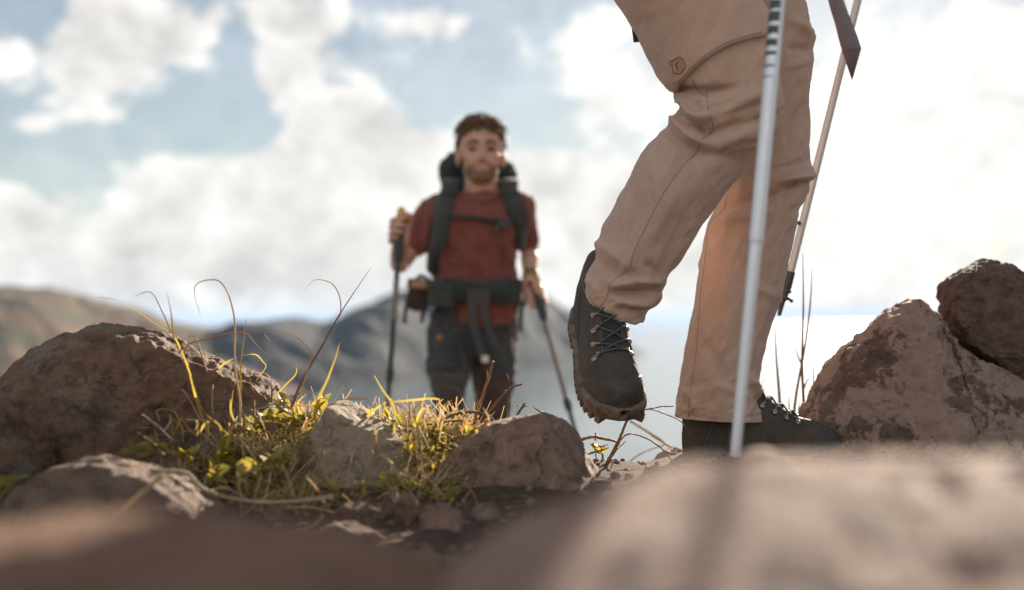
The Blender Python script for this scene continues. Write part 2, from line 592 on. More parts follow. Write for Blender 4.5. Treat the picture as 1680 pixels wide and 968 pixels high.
def hill(name, cols, mat, label, rows=70, ncol=260, seed=0.0):
    """cols: (pixel column, waterline row, crest row, crest distance / shore distance)"""
    C = catmull(cols, ncol)
    V = np.zeros((rows, ncol, 3))
    for j in range(ncol):
        px, yw, yc, k = C[j]
        db = (CAMZ - SEA) * F / max(yw - HY, 6)
        dc = db * k
        zc = CAMZ + (HY - yc) / F * dc
        for i in range(rows):
            t = i / (rows - 1) * 1.5
            if t <= 1:
                d = db + (dc - db) * t; z = SEA - 2 + (zc - SEA + 2) * (1 - (1 - t) ** 1.35)
            else:
                d = dc + (dc - db) * (t - 1) * 1.6; z = zc - (zc - SEA + 2) * ((t - 1) * 2) ** 1.4 * 1.05
            V[i, j] = ((px - CX) / F * d, d, z)
    P = V.reshape(-1, 3)
    T = np.repeat(np.linspace(0, 1.5, rows), ncol)
    hgt = np.tile(V[..., 2].max(0) - SEA, rows)
    amp = np.sin(np.clip(T, 0, 1) * np.pi) ** .7 * np.clip(hgt / 90, 0, 1)
    n = fbm(P * (.0045, .0045, .0022) + seed, 6, .55, ridged=True)
    P = P + np.stack([np.zeros(len(P)), np.zeros(len(P)), n * 30 * amp * (0.4 + .6 * (T < 1)) + fbm(P * .02 + seed, 3) * 2.2 * (T < 1.2) * np.clip(hgt / 90, 0, 1)], -1)
    ii = np.arange(rows * ncol).reshape(rows, ncol)
    Q = np.stack([ii[:-1, :-1], ii[:-1, 1:], ii[1:, 1:], ii[1:, :-1]], -1).reshape(-1, 4)
    o = obj(name, mesh_np(name, P, Q), mat)
    tag(o, label, kind='structure')
    return o


hill('headland', [(300, 652, 556, 1.30), (340, 650, 546, 1.30), (385, 648, 533, 1.28), (440, 646, 526, 1.28), (490, 642, 525, 1.28), (540, 639, 529, 1.28),
                  (590, 635, 508, 1.3), (640, 630, 486, 1.3), (700, 622, 458, 1.3), (760, 616, 440, 1.28), (820, 609, 448, 1.25),
                  (880, 602, 478, 1.2), (925, 597, 504, 1.16), (970, 592, 530, 1.12), (1015, 587, 556, 1.08), (1045, 584, 570, 1.06), (1065, 582, 579, 1.04), (1080, 581.5, 581.5, 1.03), (1095, 581, 583, 1.02)],
     hill_mat('hill_far', (.060, .055, .055), (.042, .048, .045), (.05, .046, .048), 1.0), 'steep headland across the bay behind the hiker', seed=2.0)
hill('hillside', [(-900, 760, 400, 1.7), (-600, 740, 425, 1.7), (-300, 715, 450, 1.65), (-100, 697, 468, 1.6), (0, 688, 475, 1.6), (95, 680, 481, 1.6), (170, 672, 499, 1.58), (240, 665, 515, 1.55), (300, 660, 534, 1.5),
                  (360, 656, 542, 1.45), (420, 652, 556, 1.35), (470, 648, 600, 1.22), (510, 645, 640, 1.08), (530, 645, 648, 1.03)],
     hill_mat('hill_near', (.20, .125, .08), (.07, .075, .045), (.12, .08, .06), 1.4), 'dry brown hillside rising to the left', seed=9.0)

# ------------------------------------------------------------------ rocks
_ico = {}


def ico(level):
    if level not in _ico:
        bm = bmesh.new(); bmesh.ops.create_icosphere(bm, subdivisions=level, radius=1.0)
        V = np.array([v.co[:] for v in bm.verts]); Fs = np.array([[v.index for v in f.verts] for f in bm.faces]); bm.free()
        _ico[level] = (V, Fs)
    return _ico[level]


def vnormals(V, Fs):
    a, b_, c_ = V[Fs[:, 0]], V[Fs[:, 1]], V[Fs[:, 2]]
    fn = np.cross(b_ - a, c_ - a)
    N_ = np.zeros_like(V)
    for k in range(3):
        np.add.at(N_, Fs[:, k], fn)
    return N_ / (np.linalg.norm(N_, axis=1)[:, None] + 1e-12)


def rock_mesh(outline, d, front, back, level=5, boxy=.62, facets=(), rough=.05, seed=0.0, fine=.012, pitch=.012, freq=1.0, centre=None, planes=(), chis=0):
    """star-shaped boulder: outline in pixels at distance d, front and back depth in metres"""
    pts = np.array([tuple(W(x, y, d)) for x, y in outline])[:, [0, 2]]
    c = pts.mean(0) if centre is None else np.array(tuple(W(*centre, d)))[[0, 2]]
    Q = catmull(np.vstack([pts[-1:], pts, pts[:2]]), 400)[: , :]
    th = np.unwrap(np.arctan2(Q[:, 1] - c[1], Q[:, 0] - c[0])); r = np.hypot(Q[:, 0] - c[0], Q[:, 1] - c[1])
    grid = np.linspace(-np.pi, np.pi, 361)
    tw = (th + np.pi) % (2 * np.pi) - np.pi
    o_ = np.argsort(tw); Rg = np.interp(grid, np.concatenate([tw[o_] - 2 * np.pi, tw[o_], tw[o_] + 2 * np.pi]), np.tile(r[o_], 3))
    D, Fs = ico(level)
    t = np.arctan2(D[:, 2], D[:, 0]); R = np.interp(t, grid, Rg)
    cp = np.clip(np.hypot(D[:, 0], D[:, 2]), 1e-6, 1); sp = D[:, 1]
    g = cp ** boxy; h_ = np.sign(sp) * np.abs(sp) ** (boxy + .15)
    V = np.stack([c[0] + R * np.cos(t) * g, d + np.where(sp < 0, front, back) * h_, c[1] + R * np.sin(t) * g], -1)
    C3 = np.array([c[0], d, c[1]]); size = R.mean()
    for (nx, ny, nz, off) in facets:
        n = np.array([nx, ny, nz], float); n /= np.linalg.norm(n)
        dd = (V - C3) @ n - off * size
        V = V - n * (np.maximum(dd, 0) * .9)[:, None]
    for (pp_, nn) in planes:
        n = np.array(nn, float); n /= np.linalg.norm(n)
        dd = (V - np.array(pp_)) @ n
        V = V - n * (np.maximum(dd, 0) * .96)[:, None]
    cr = np.random.default_rng(int(seed * 10))
    for _ in range(chis):
        n = cr.normal(size=3); n /= np.linalg.norm(n)
        pr = (V - C3) @ n; dd = pr - pr.max() * cr.uniform(.88, .97)
        V = V - n * (np.maximum(dd, 0) * .92)[:, None]
    N_ = vnormals(V, Fs)
    s = freq / size
    disp = fbm(V * s * 1.1 + seed, 4, .5) * rough * size + (fbm(V * s * 3.5 + seed * 2, 4, .55, ridged=True) - .35) * rough * .55 * size
    disp += fbm(V * 38 + seed, 5, .6) * fine * .42 + np.minimum(fbm(V * 26 + seed * 3, 3, .5), 0) * pitch
    V = V + N_ * disp[:, None]
    return mesh_np('rock', V, Fs)


LIK = (.52, .47, .38)
M_R_LEFT = rock_mat('rock_brown_grey', (.19, .122, .085), (.05, .035, .028), (.22, .105, .058), (.30, .235, .175), .05, 1.0, 1.0)
M_R_MID = rock_mat('rock_tan', (.27, .18, .135), (.09, .062, .05), (.28, .165, .11), (.45, .38, .31), .0, 1.1, 5.0)
M_R_PYR = rock_mat('rock_grey_lichen', (.24, .18, .14), (.10, .075, .06), (.27, .19, .13), (.46, .36, .25), .62, .8, 9.0)
M_R_RIGHT = rock_mat('rock_pink_lichen', (.15, .10, .08), (.055, .04, .034), (.17, .10, .072), (.50, .35, .285), .72, 1.05, 13.0, .9, .12)
M_R_DARK = rock_mat('rock_dark', (.155, .10, .08), (.06, .042, .036), (.18, .11, .08), (.26, .18, .15), .12, 1.2, 17.0)
M_R_LOW = rock_mat('rock_brown', (.19, .125, .092), (.07, .048, .04), (.20, .115, .075), None, 0, 1.0, 33.0, .4, .3)
M_R_SHADE = rock_mat('rock_umber', (.24, .13, .082), (.11, .06, .04), (.25, .13, .08), None, 0, .8, 25.0, .2)
M_R_FORE = rock_mat('rock_pinkish', (.32, .198, .155), (.22, .136, .108), (.33, .192, .145), (.55, .42, .35), .1, .8, 21.0, .2)


def rock(label, outline, d, front, back, mat, group=None, **kw):
    o = obj('rock', rock_mesh(outline, d, front, back, **kw), mat)
    tag(o, label, 'rock', group)
    return o


big_left = rock('large brown boulder behind the grass at the left edge of the photo',
     [(-70, 760), (-45, 680), (-8, 640), (10, 605), (55, 560), (95, 530), (130, 521), (175, 528), (225, 545), (270, 566), (320, 590), (375, 612), (425, 632), (452, 662), (470, 700), (480, 770), (430, 850), (200, 880), (0, 860)],
     1.92, .24, .26, M_R_LEFT, level=7, chis=14, rough=.07, seed=3.2, facets=((-.25, -1, .35, .62), (.5, -1, .5, .62), (.1, -.6, 1, .75)), centre=(215, 720))
rock('dark rock cut off by the left edge below the large boulder',
     [(-120, 650), (-50, 640), (0, 668), (32, 710), (55, 770), (62, 830), (40, 900), (-120, 900)], 1.62, .14, .14, M_R_LEFT, level=5, rough=.08, seed=8.1, facets=((.5, -1, .2, .6),))
rock('low tan rock in front of the large left boulder',
     [(5, 850), (25, 815), (70, 775), (118, 760), (180, 768), (240, 782), (295, 806), (335, 830), (345, 875), (180, 915), (40, 905)], 1.47, .10, .16, M_R_LOW, level=6, chis=8, rough=.05, fine=.006, pitch=.005, seed=5.5, facets=((-.1, -.8, 1, .45),))
rock('upright grey rock with cream lichen in the middle of the grass',
     [(462, 800), (480, 762), (497, 730), (520, 692), (540, 668), (556, 660), (590, 672), (630, 700), (668, 735), (690, 790), (680, 850), (560, 865), (470, 850)], 1.80, .13, .16, M_R_PYR, level=6, chis=8, rough=.035, fine=.006, pitch=.005, seed=6.6,
     facets=((-.75, -1, .25, .48), (.35, -1, .28, .52), (.5, -.25, 1, .66)))
rock('broad tan rock with sunlit right face below the red shirted hiker',
     [(700, 800), (735, 752), (760, 722), (800, 700), (845, 690), (890, 682), (918, 690), (944, 712), (966, 742), (988, 770), (1008, 800), (1016, 850), (900, 890), (760, 880)], 1.78, .15, .17, M_R_MID, level=6, chis=6, rough=.045, fine=.008, seed=7.7,
     facets=((1, -.30, .55, .62), (-.3, -1, .32, .55), (-.25, -.4, 1, .62)))
rock('tall lichen covered boulder at the right beside the boot toe',
     [(1270, 800), (1318, 715), (1335, 680), (1372, 610), (1395, 570), (1440, 540), (1480, 508), (1510, 496), (1532, 512), (1542, 545), (1575, 572), (1620, 595), (1665, 612), (1720, 650), (1790, 720), (1830, 840), (1550, 900), (1300, 870)],
     2.26, .26, .24, M_R_RIGHT, level=7, chis=14, rough=.045, seed=11.3, facets=((-.4, -1, .45, .58), (.35, -1, .5, .55)), centre=(1535, 720))
rock('dark brown boulder perched on top of the lichen boulder at right',
     [(1552, 480), (1556, 462), (1578, 447), (1610, 434), (1635, 426), (1662, 430), (1674, 442), (1720, 470), (1750, 525), (1738, 590), (1690, 622), (1640, 616), (1600, 594), (1568, 552), (1555, 515)],
     2.30, .13, .14, M_R_DARK, level=6, chis=10, rough=.05, seed=14.9, facets=((.25, -.55, 1, .66), (-.3, -1, .1, .62)))
rock('orange brown rock wedged under the perched boulder at the right edge',
     [(1630, 640), (1650, 600), (1690, 590), (1760, 590), (1830, 640), (1850, 760), (1740, 800), (1640, 760)], 2.48, .14, .14, rock_mat('rock_orange', (.30, .17, .09), (.12, .07, .05), (.34, .18, .09), None, 0, 1, 3), level=5, rough=.06, seed=4.4)
rock('small rounded stone just behind the heel of the planted boot',
     [(1050, 790), (1068, 762), (1088, 744), (1110, 738), (1140, 746), (1165, 770), (1170, 800), (1100, 815)], 2.36, .07, .09, M_R_MID, level=5, rough=.05, seed=2.2)
# the blurred stones right in front of the lens
rock('blurred pinkish boulder filling the lower right foreground',
     [(560, 1300), (600, 1120), (680, 1000), (780, 925), (880, 878), (980, 838), (1080, 800), (1200, 782), (1400, 776), (1700, 772), (2100, 774), (2400, 830), (2500, 1100), (2400, 1600), (1500, 1700), (700, 1500)], .50, .26, .12, M_R_FORE, level=6, rough=.003, seed=16.0, fine=.005, pitch=.003, boxy=.35,
     centre=(1500, 1150), planes=(((0, .52, .189), (0, -.26, 1)),))
rock('blurred dark boulder along the lower left foreground',
     [(-500, 1030), (-300, 938), (-100, 908), (60, 900), (180, 897), (300, 912), (420, 922), (540, 938), (640, 965), (740, 1010), (820, 1090), (840, 1500), (300, 1700), (-400, 1500)], .46, .12, .18, M_R_SHADE, level=6, rough=.02, seed=18.0, fine=.006, pitch=.003, boxy=.5,
     facets=((0, -.25, 1, .7),), centre=(180, 1200))
rock('small blurred round stone in front of the planted boot',
     [(1196, 815), (1208, 778), (1226, 754), (1256, 742), (1286, 746), (1312, 762), (1326, 810), (1290, 870), (1200, 870)], .92, .05, .07, M_R_FORE, level=5, rough=.03, seed=19.0, fine=.004)
rock('flat tan stone lying across the ground under the planted boot',
     [(1060, 800), (1080, 776), (1140, 766), (1230, 764), (1330, 762), (1420, 764), (1450, 800), (1380, 850), (1150, 850)], 2.1, .22, .16, M_R_MID, level=5, rough=.02, seed=20.0, boxy=.4)

small = [  # px, py(base), width px, height px, label
    (722, 858, 66, 46, 'rounded brown stone on bare earth below the broad tan rock', M_R_MID),
    (585, 850, 80, 34, 'flat grey stone on bare earth below the upright rock', M_R_LEFT),
    (655, 838, 66, 38, 'dark stone wedged at the foot of the grass clump', M_R_LEFT),
    (570, 884, 130, 30, 'long pale slab lying half buried in the bare earth', M_R_MID),
    (452, 842, 40, 22, 'small grey stone on earth under the leafy plants', M_R_LEFT),
    (800, 850, 60, 24, 'small pinkish stone touching the foot of the broad tan rock', M_R_MID),
    (690, 918, 70, 24, 'smooth pale stone between the two blurred boulders', M_R_FORE),
    (330, 800, 70, 34, 'dark stone in the shade beside the low tan rock', M_R_LEFT),
    (870, 872, 60, 26, 'small brown stone in front of the broad tan rock', M_R_MID),
    (500, 905, 44, 18, 'small reddish stone on the bare earth near the left boulder', M_R_MID),
    (968, 838, 40, 26, 'small pale stone at the right foot of the broad tan rock', M_R_RIGHT),
]
for k, (px, py, w_, h_, lab, mt) in enumerate(small):
    d = CAMZ * F / (py - HY)
    d = min(d, 1.75)
    py += h_ * .22; jr = random.Random(k)
    j = lambda: jr.uniform(.72, 1.15)
    ol = [(px - w_ * .5, py - h_ * .2), (px - w_ * .40 * j(), py - h_ * .72 * j()), (px - w_ * .1 * j(), py - h_ * j()), (px + w_ * .25 * j(), py - h_ * .85 * j()), (px + w_ * .5 * j(), py - h_ * .45 * j()), (px + w_ * .5, py), (px + w_ * .2, py + h_ * .5), (px - w_ * .3, py + h_ * .5)]
    rock(lab, ol, d, w_ / F * d * .45, w_ / F * d * .45, mt, level=5, rough=.13, boxy=.5, freq=1.4, facets=((jr.uniform(-1, 1), -1, jr.uniform(0, .8), .55), (jr.uniform(-1, 1), -.5, 1, .6), (jr.choice([-1, 1]), -.6, .4, .6)), seed=30 + k * 3.3, fine=.005, pitch=.004, group='loose stones on the bare earth')

# gravel and clods: nobody could count them
gb_v = []; gb_f = []
Dg, Fg = ico(1)
nb = 0
for k in range(1500):
    y = RNG.uniform(.75, 2.25) ** 1.0; x = RNG.uniform(-.48, .42) * y
    s = RNG.uniform(.0022, .0075) * (1 if RNG.random() < .93 else 1.8)
    sc = np.array([RNG.uniform(.8, 1.5), RNG.uniform(.8, 1.3), RNG.uniform(.45, .9)]) * s
    V = (Dg * (1 + RNG.uniform(-.22, .22, (len(Dg), 1)))) * sc
    a = RNG.uniform(0, 6.28); R_ = np.array([[math.cos(a), -math.sin(a), 0], [math.sin(a), math.cos(a), 0], [0, 0, 1]])
    gb_v.append(V @ R_.T + (x, y, s * .25)); gb_f.append(Fg + nb); nb += len(Dg)
GV = np.vstack(gb_v); cen = np.repeat(np.array([v.mean(0) for v in gb_v]), len(Dg), axis=0)
GV[:, 2] += ground_z(cen[:, 0], cen[:, 1])
grav = obj('gravel', mesh_np('gravel', GV, np.vstack(gb_f), False), M_R_MID)
tag(grav, 'loose gravel and clods scattered over the bare earth', 'gravel', kind='stuff')

# ------------------------------------------------------------------ haze over the bay
hz = MB().box((0, 0, 60), 84200, 84200, 2 * 60 + 2 * 101.0)
hz.V = [(v[0], v[1], -101.5 if v[2] < 0 else 150.0) for v in hz.V]
hazem = bpy.data.materials.new('haze'); hazem.use_nodes = True
nt = hazem.node_tree; nt.nodes.clear()
vo = nt.nodes.new('ShaderNodeVolumePrincipled'); ou = nt.nodes.new('ShaderNodeOutputMaterial')
vo.inputs['Color'].default_value = (.45, .66, 1.0, 1); vo.inputs['Density'].default_value = HAZE_DENSITY if 'HAZE_DENSITY' in globals() else 0.32e-4
vo.inputs['Anisotropy'].default_value = .05
nt.links.new(vo.outputs[0], ou.inputs['Volume'])
haze = hz.build('haze', hazem, smooth=False)
tag(haze, 'thin bright sea haze over the bay', 'haze', kind='stuff')
# ------------------------------------------------------------------ people: shared builders


def bvh_of(me):
    V = [v.co.copy() for v in me.vertices]; P = [tuple(p.vertices) for p in me.polygons]
    return BVHTree.FromPolygons(V, P)


def on_surface(bvh, px, py, off=0.0, default_d=2.0):
    """the point of a surface that is seen at a pixel, lifted off along its normal"""
    o = Vector((0, 0, CAMZ)); dr = (W(px, py, 1.0) - o).normalized()
    loc, nor, i, dist = bvh.ray_cast(o, dr)
    if loc is None:
        loc, nor, i, dist = bvh.find_nearest(W(px, py, default_d))
    if nor.dot(dr) > 0: nor = -nor
    return loc + nor * off, nor


def path_on(bvh, pts, n, off=0.0, d=2.0):
    Q = catmull([(x, y, 0) for x, y in pts], n)
    return [on_surface(bvh, q[0], q[1], off, d) for q in Q]


def grip(mb, axis_pt, axis, wrist, r, side=1.0, scale=1.0):
    """a closed hand: palm and five separate curled fingers around a pole"""
    a = Vector(axis).normalized(); g = Vector(axis_pt); w = Vector(wrist)
    out = (w - g); out = (out - a * out.dot(a)).normalized()      # from the pole towards the palm
    tv = a.cross(out) * side                                       # the way the fingers leave the palm
    k = scale
    palm_c = g + out * (r + .014 * k)
    for t, rr in ((.030, .014), (.010, .015), (-.012, .015), (-.032, .013)):
        mb.capsule(palm_c + a * t * k + tv * -.018 * k, rr * k, palm_c + a * t * k + tv * .026 * k, .0125 * k, 10)
    mb.capsule(w, .025 * k, palm_c + out * .008, .026 * k, 12)
    R = r + .0095 * k
    for j, (t, fr, ln) in enumerate(((.031, .0092, 1.0), (.011, .0096, 1.08), (-.0095, .0092, 1.0), (-.029, .0080, .84))):
        prev = None
        for q, ang in enumerate((20, 75, 135, 195)):
            th = math.radians(ang * (ln if q else 1))
            p = g + a * t * k + out * math.cos(th) * R * (1.25 if q == 0 else 1.0) + tv * math.sin(th) * R * (1.15 if q < 2 else 1.0)
            if prev is not None:
                mb.capsule(prev, fr * k * (1.0 - .05 * q), p, fr * k * (.97 - .06 * q), 8)
            prev = p
    # the thumb leaves the side of the palm and closes the other way round
    p0 = palm_c + a * .022 * k - tv * .020 * k; p1 = g + a * .040 * k + out * .6 * R - tv * R * 1.2; p2 = g + a * .047 * k - out * .5 * R - tv * R * 1.0; p3 = g + a * .046 * k - out * R * 1.1 - tv * .1 * R
    mb.capsule(p0, .014 * k, p1, .0115 * k, 8); mb.capsule(p1, .0112 * k, p2, .010 * k, 8); mb.capsule(p2, .0098 * k, p3, .0085 * k, 8)


def head(mb, C, M):
    """a head of 0.24 m height about centre C; M turns it (local: x right, y back, z up; face towards -y)"""
    def P(x, y, z): return Vector(C) + M @ Vector((x, y, z))
    mb.sphere(P(0, .012, .035), (.074, .095, .086), 24, 16, M)
    mb.sphere(P(0, -.020, -.030), (.060, .068, .072), 20, 14, M)
    mb.sphere(P(0, -.038, -.076), (.036, .042, .029), 18, 10, M)          # chin
    for s in (-1, 1):
        mb.capsule(P(s * .043, .004, -.052), .018, P(s * .020, -.052, -.084), .014, 10)   # jaw
        mb.sphere(P(s * .038, -.050, -.014), (.027, .022, .024), 12, 8, M)                # cheekbone
        mb.capsule(P(s * .012, -.081, .019), .0095, P(s * .046, -.070, .019), .009, 8)    # brow
        mb.sphere(P(s * .077, .012, -.005), (.010, .020, .031), 12, 8, M)                 # ear
    mb.capsule(P(0, -.082, .012), .008, P(0, -.100, -.030), .0100, 10)                    # nose
    mb.sphere(P(0, -.091, -.032), (.0155, .011, .008), 10, 8, M)
    mb.capsule(P(-.017, -.0775, -.056), .0065, P(.017, -.0775, -.056), .0065, 8)
    mb.capsule(P(-.015, -.0765, -.066), .0068, P(.015, -.0765, -.066), .0068, 8)
    return P


def body_mesh(J, voxel=.0045):
    """J: joints in world space; returns one continuous skin"""
    mb = MB()
    V = lambda k: Vector(J[k])
    side = (V('shR') - V('shL')).normalized()
    up = (V('chest') - V('pelvis')).normalized()
    fr = side.cross(up).normalized()
    secs = []
    for (p, a, b_) in ((V('pelvis') - up * .10, .12, .09), (V('pelvis'), .125, .085), (V('pelvis') + up * .12, .115, .078), (V('chest') - up * .12, .125, .08),
                       (V('chest'), .14, .09), (V('chest') + up * .10, .135, .08), (V('neck') - up * .05, .10, .07)):
        secs.append((p, side * a, fr * b_))
    mb.loft(secs)
    mb.capsule(V('neck') - up * .06, .062, V('headc') - up * .05, .054)
    for s in 'LR':
        sh, el, wr = V('sh' + s), V('el' + s), V('wr' + s)
        mb.capsule(V('neck') - up * .06, .045, sh - up * .01, .044)
        mb.capsule(sh - up * .005, .045, sh.lerp(el, .45), .043); mb.capsule(sh.lerp(el, .45), .043, el, .034)
        mb.capsule(el, .032, el.lerp(wr, .35), .033); mb.capsule(el.lerp(wr, .35), .033, wr, .024)
        grip(mb, J['g' + s], J['ax' + s], wr, .014, 1.0 if s == 'R' else -1.0)
        hp, kn, an = V('hip' + s), V('kn' + s), V('an' + s)
        mb.capsule(V('pelvis') - up * .05, .075, hp, .064)
        mb.capsule(hp, .064, hp.lerp(kn, .5), .052); mb.capsule(hp.lerp(kn, .5), .052, kn, .042)
        mb.capsule(kn, .044, kn.lerp(an, .35), .043); mb.capsule(kn.lerp(an, .35), .043, an, .026)
        mb.capsule(an, .027, V('toe' + s), .024)
    P = head(mb, V('headc'), J['headM'])
    me = remesh(mb, voxel, 5, .5)
    return me, P


def shell_from(me, sel, off, name, mat, parent):
    """a skin-tight patch: the faces whose vertices are selected, lifted by off"""
    co = get_co(me); no = get_no(me)
    fs = [tuple(p.vertices) for p in me.polygons if all(sel[v] for v in p.vertices)]
    used = sorted({v for f in fs for v in f}); mp = {v: i for i, v in enumerate(used)}
    o_ = off if np.isscalar(off) else off[used][:, None]
    V = co[used] + no[used] * o_
    return obj(name, mesh_np(name, V, [tuple(mp[v] for v in f) for f in fs]), mat, parent)


b = MatB('skin')
c = b.mix(b.noise(22, 4, .6), (.50, .28, .20), (.56, .33, .24))
M_SKIN = b.set(c, .5, 0, b.bump(b.noise(400, 3), .15, .002), **{'Subsurface Weight': .12, 'Subsurface Radius': (.01, .004, .002), 'Subsurface Scale': .5})


def cloth_mat(name, col, col2, weave=900.0, rough=.9, sheen=.25, wr=.25, blotch=7.0):
    b = MatB(name)
    c = b.mix(b.ramp(b.noise(blotch, 5, .6, .3), [(.35, 0.0), (.65, 1.0)]), col, col2)
    c = b.mix(b.ramp(b.noise(60, 5, .7), [(.4, .22), (.62, 0.0)]), c, tuple(x * .72 for x in col))
    wv = b.N('ShaderNodeTexWave'); wv.inputs['Scale'].default_value = weave; wv.bands_direction = 'DIAGONAL'; b.L(b.coord(), wv.inputs[0])
    n1 = b.bump(wv.outputs['Fac'], .12, .0006)
    n2 = b.bump(b.noise(22, 6, .6, .6), wr, .006, n1)
    m = b.set(c, rough, 0, n2, **{'Specular IOR Level': .2, 'Sheen Weight': sheen, 'Sheen Roughness': .5})
    return m


# ------------------------------------------------------------------ the walker in the foreground
walker = empty('person', (.42, 2.1, 0))
tag(walker, 'person in tan hiking trousers and dark boots stepping past, one boot lifted', 'person')
M_TROUSER = cloth_mat('tan_trouser_cloth', (.49, .33, .252), (.53, .36, .278), blotch=5)
M_SEAM = MatB('dark_seam_thread').set((.19, .115, .08), .9)

LIFT = [(905, -250, 1135, -290, 2.03, .125), (962, -115, 1190, -145, 2.01, .12), (1020, 0, 1227, -8, 1.995, .112), (1058, 58, 1257, 55, 1.985, .106), (1088, 120, 1273, 122, 1.975, .10),
        (1111, 162, 1284, 182, 1.97, .095), (1111, 180, 1277, 207, 1.97, .092), (1099, 198, 1256, 238, 1.97, .09), (1080, 218, 1230, 270, 1.975, .087), (1061, 240, 1200, 304, 1.98, .084),
        (1030, 296, 1163, 352, 1.985, .08), (1001, 350, 1131, 402, 1.99, .076), (984, 396, 1106, 438, 1.995, .073), (967, 438, 1090, 464, 2.0, .071),
        (958, 463, 1084, 489, 2.005, .068), (961, 484, 1062, 512, 2.01, .064), (966, 496, 1055, 522, 2.012, .060)]
STAND = [(990, -250, 1220, -270, 2.16, .125), (1080, -120, 1280, -125, 2.16, .12), (1128, 0, 1313, -2, 2.165, .112), (1148, 60, 1331, 58, 2.17, .106), (1160, 120, 1328, 120, 2.17, .10),
         (1168, 180, 1325, 180, 2.17, .095), (1174, 240, 1325, 244, 2.165, .092), (1178, 288, 1331, 288, 2.16, .09), (1180, 322, 1322, 316, 2.16, .088), (1167, 360, 1306, 352, 2.16, .085),
         (1156, 400, 1299, 402, 2.16, .083), (1147, 450, 1287, 450, 2.16, .081), (1135, 520, 1268, 520, 2.16, .079), (1125, 580, 1251, 580, 2.16, .077), (1116, 630, 1243, 627, 2.16, .075),
         (1109, 665, 1246, 664, 2.16, .074), (1107, 684, 1249, 690, 2.16, .074)]
# folds of the cloth: (path in pixels, height in metres, width in pixels, leg)
FOLDS = [
    ([(1098, 146), (1130, 149), (1165, 150), (1205, 143)], -.011, 9, 0), ([(1112, 163), (1122, 170), (1128, 186), (1142, 195), (1168, 192)], .013, 9, 0),
    ([(1118, 178), (1124, 188)], -.016, 6, 0), ([(1128, 196), (1148, 210), (1160, 222)], -.013, 8, 0), ([(1160, 222), (1195, 213), (1240, 198)], -.007, 12, 0),
    ([(1100, 190), (1112, 205), (1130, 224), (1152, 234)], .010, 9, 0), ([(1090, 212), (1112, 232), (1140, 247)], -.006, 9, 0),
    ([(1150, 158), (1160, 180), (1164, 205)], .005, 12, 0), ([(1175, 190), (1215, 170), (1262, 150)], .007, 16, 0), ([(1180, 240), (1215, 222), (1262, 212)], .006, 14, 0),
    ([(1125, 260), (1165, 255), (1205, 262)], -.005, 16, 0), ([(1060, 255), (1078, 300), (1080, 340)], .005, 16, 0), ([(1030, 300), (1042, 350), (1030, 395)], -.005, 14, 0),
    ([(1105, 310), (1090, 350), (1065, 390)], .004, 16, 0), ([(1140, 330), (1110, 380), (1085, 420)], -.004, 18, 0),
    ([(978, 398), (1000, 412), (1022, 432), (1030, 445)], .008, 9, 0), ([(970, 420), (995, 440), (1015, 458)], -.007, 10, 0), ([(1003, 468), (1040, 462), (1086, 463)], .009, 9, 0),
    ([(1006, 480), (1045, 483), (1080, 478)], -.011, 8, 0), ([(1010, 492), (1035, 498), (1066, 500)], .006, 7, 0), ([(1015, 507), (1040, 512), (1062, 508)], -.006, 6, 0),
    ([(962, 460), (975, 470), (985, 490)], .005, 9, 0), ([(1035, 440), (1042, 458), (1048, 470)], -.006, 9, 0), ([(1060, 430), (1075, 448)], -.004, 9, 0),
    ([(1232, 60), (1262, 120), (1276, 176)], .003, 10, 0),
    ([(1278, 298), (1300, 291), (1331, 287)], .012, 8, 1), ([(1285, 310), (1305, 303), (1330, 300)], -.010, 7, 1), ([(1286, 276), (1305, 270), (1328, 262)], -.006, 9, 1),
    ([(1165, 352), (1200, 336), (1250, 326), (1290, 318)], -.010, 11, 1), ([(1160, 372), (1205, 356), (1260, 350)], .006, 12, 1), ([(1290, 230), (1303, 200), (1320, 172)], -.007, 9, 1),
    ([(1300, 30), (1318, 45), (1331, 60)], .008, 10, 1), ([(1296, 78), (1316, 80), (1330, 82)], -.006, 7, 1), ([(1290, 110), (1310, 105), (1328, 98)], .004, 8, 1),
    ([(1230, 470), (1255, 478), (1276, 490)], .004, 9, 1), ([(1190, 440), (1200, 520), (1190, 600)], .003, 18, 1), ([(1228, 618), (1240, 632), (1247, 650)], .007, 8, 1),
    ([(1222, 636), (1236, 648), (1246, 662)], -.006, 7, 1), ([(1120, 640), (1135, 655), (1140, 675)], .004, 9, 1), ([(1170, 628), (1200, 640), (1235, 652)], .004, 10, 1), ([(1150, 560), (1180, 600), (1190, 640)], -.003, 14, 1),
    ([(1310, 320), (1300, 345), (1296, 370)], .005, 9, 1),
]
HEMS = {0: [(966, 488), (985, 512), (1024, 532), (1056, 512)], 1: [(1108, 672), (1150, 684), (1200, 688), (1249, 678)]}


def seg_dist(Pt, path):
    best = np.full(len(Pt), 1e9); tt = np.zeros(len(Pt))
    for i in range(len(path) - 1):
        a = path[i]; d = path[i + 1] - a; L2 = (d ** 2).sum() + 1e-9
        t = np.clip(((Pt - a) @ d) / L2, 0, 1); q = a + t[:, None] * d
        ds = np.hypot(*(Pt - q).T); m = ds < best
        best = np.where(m, ds, best); tt = np.where(m, (i + t) / (len(path) - 1), tt)
    return best, tt


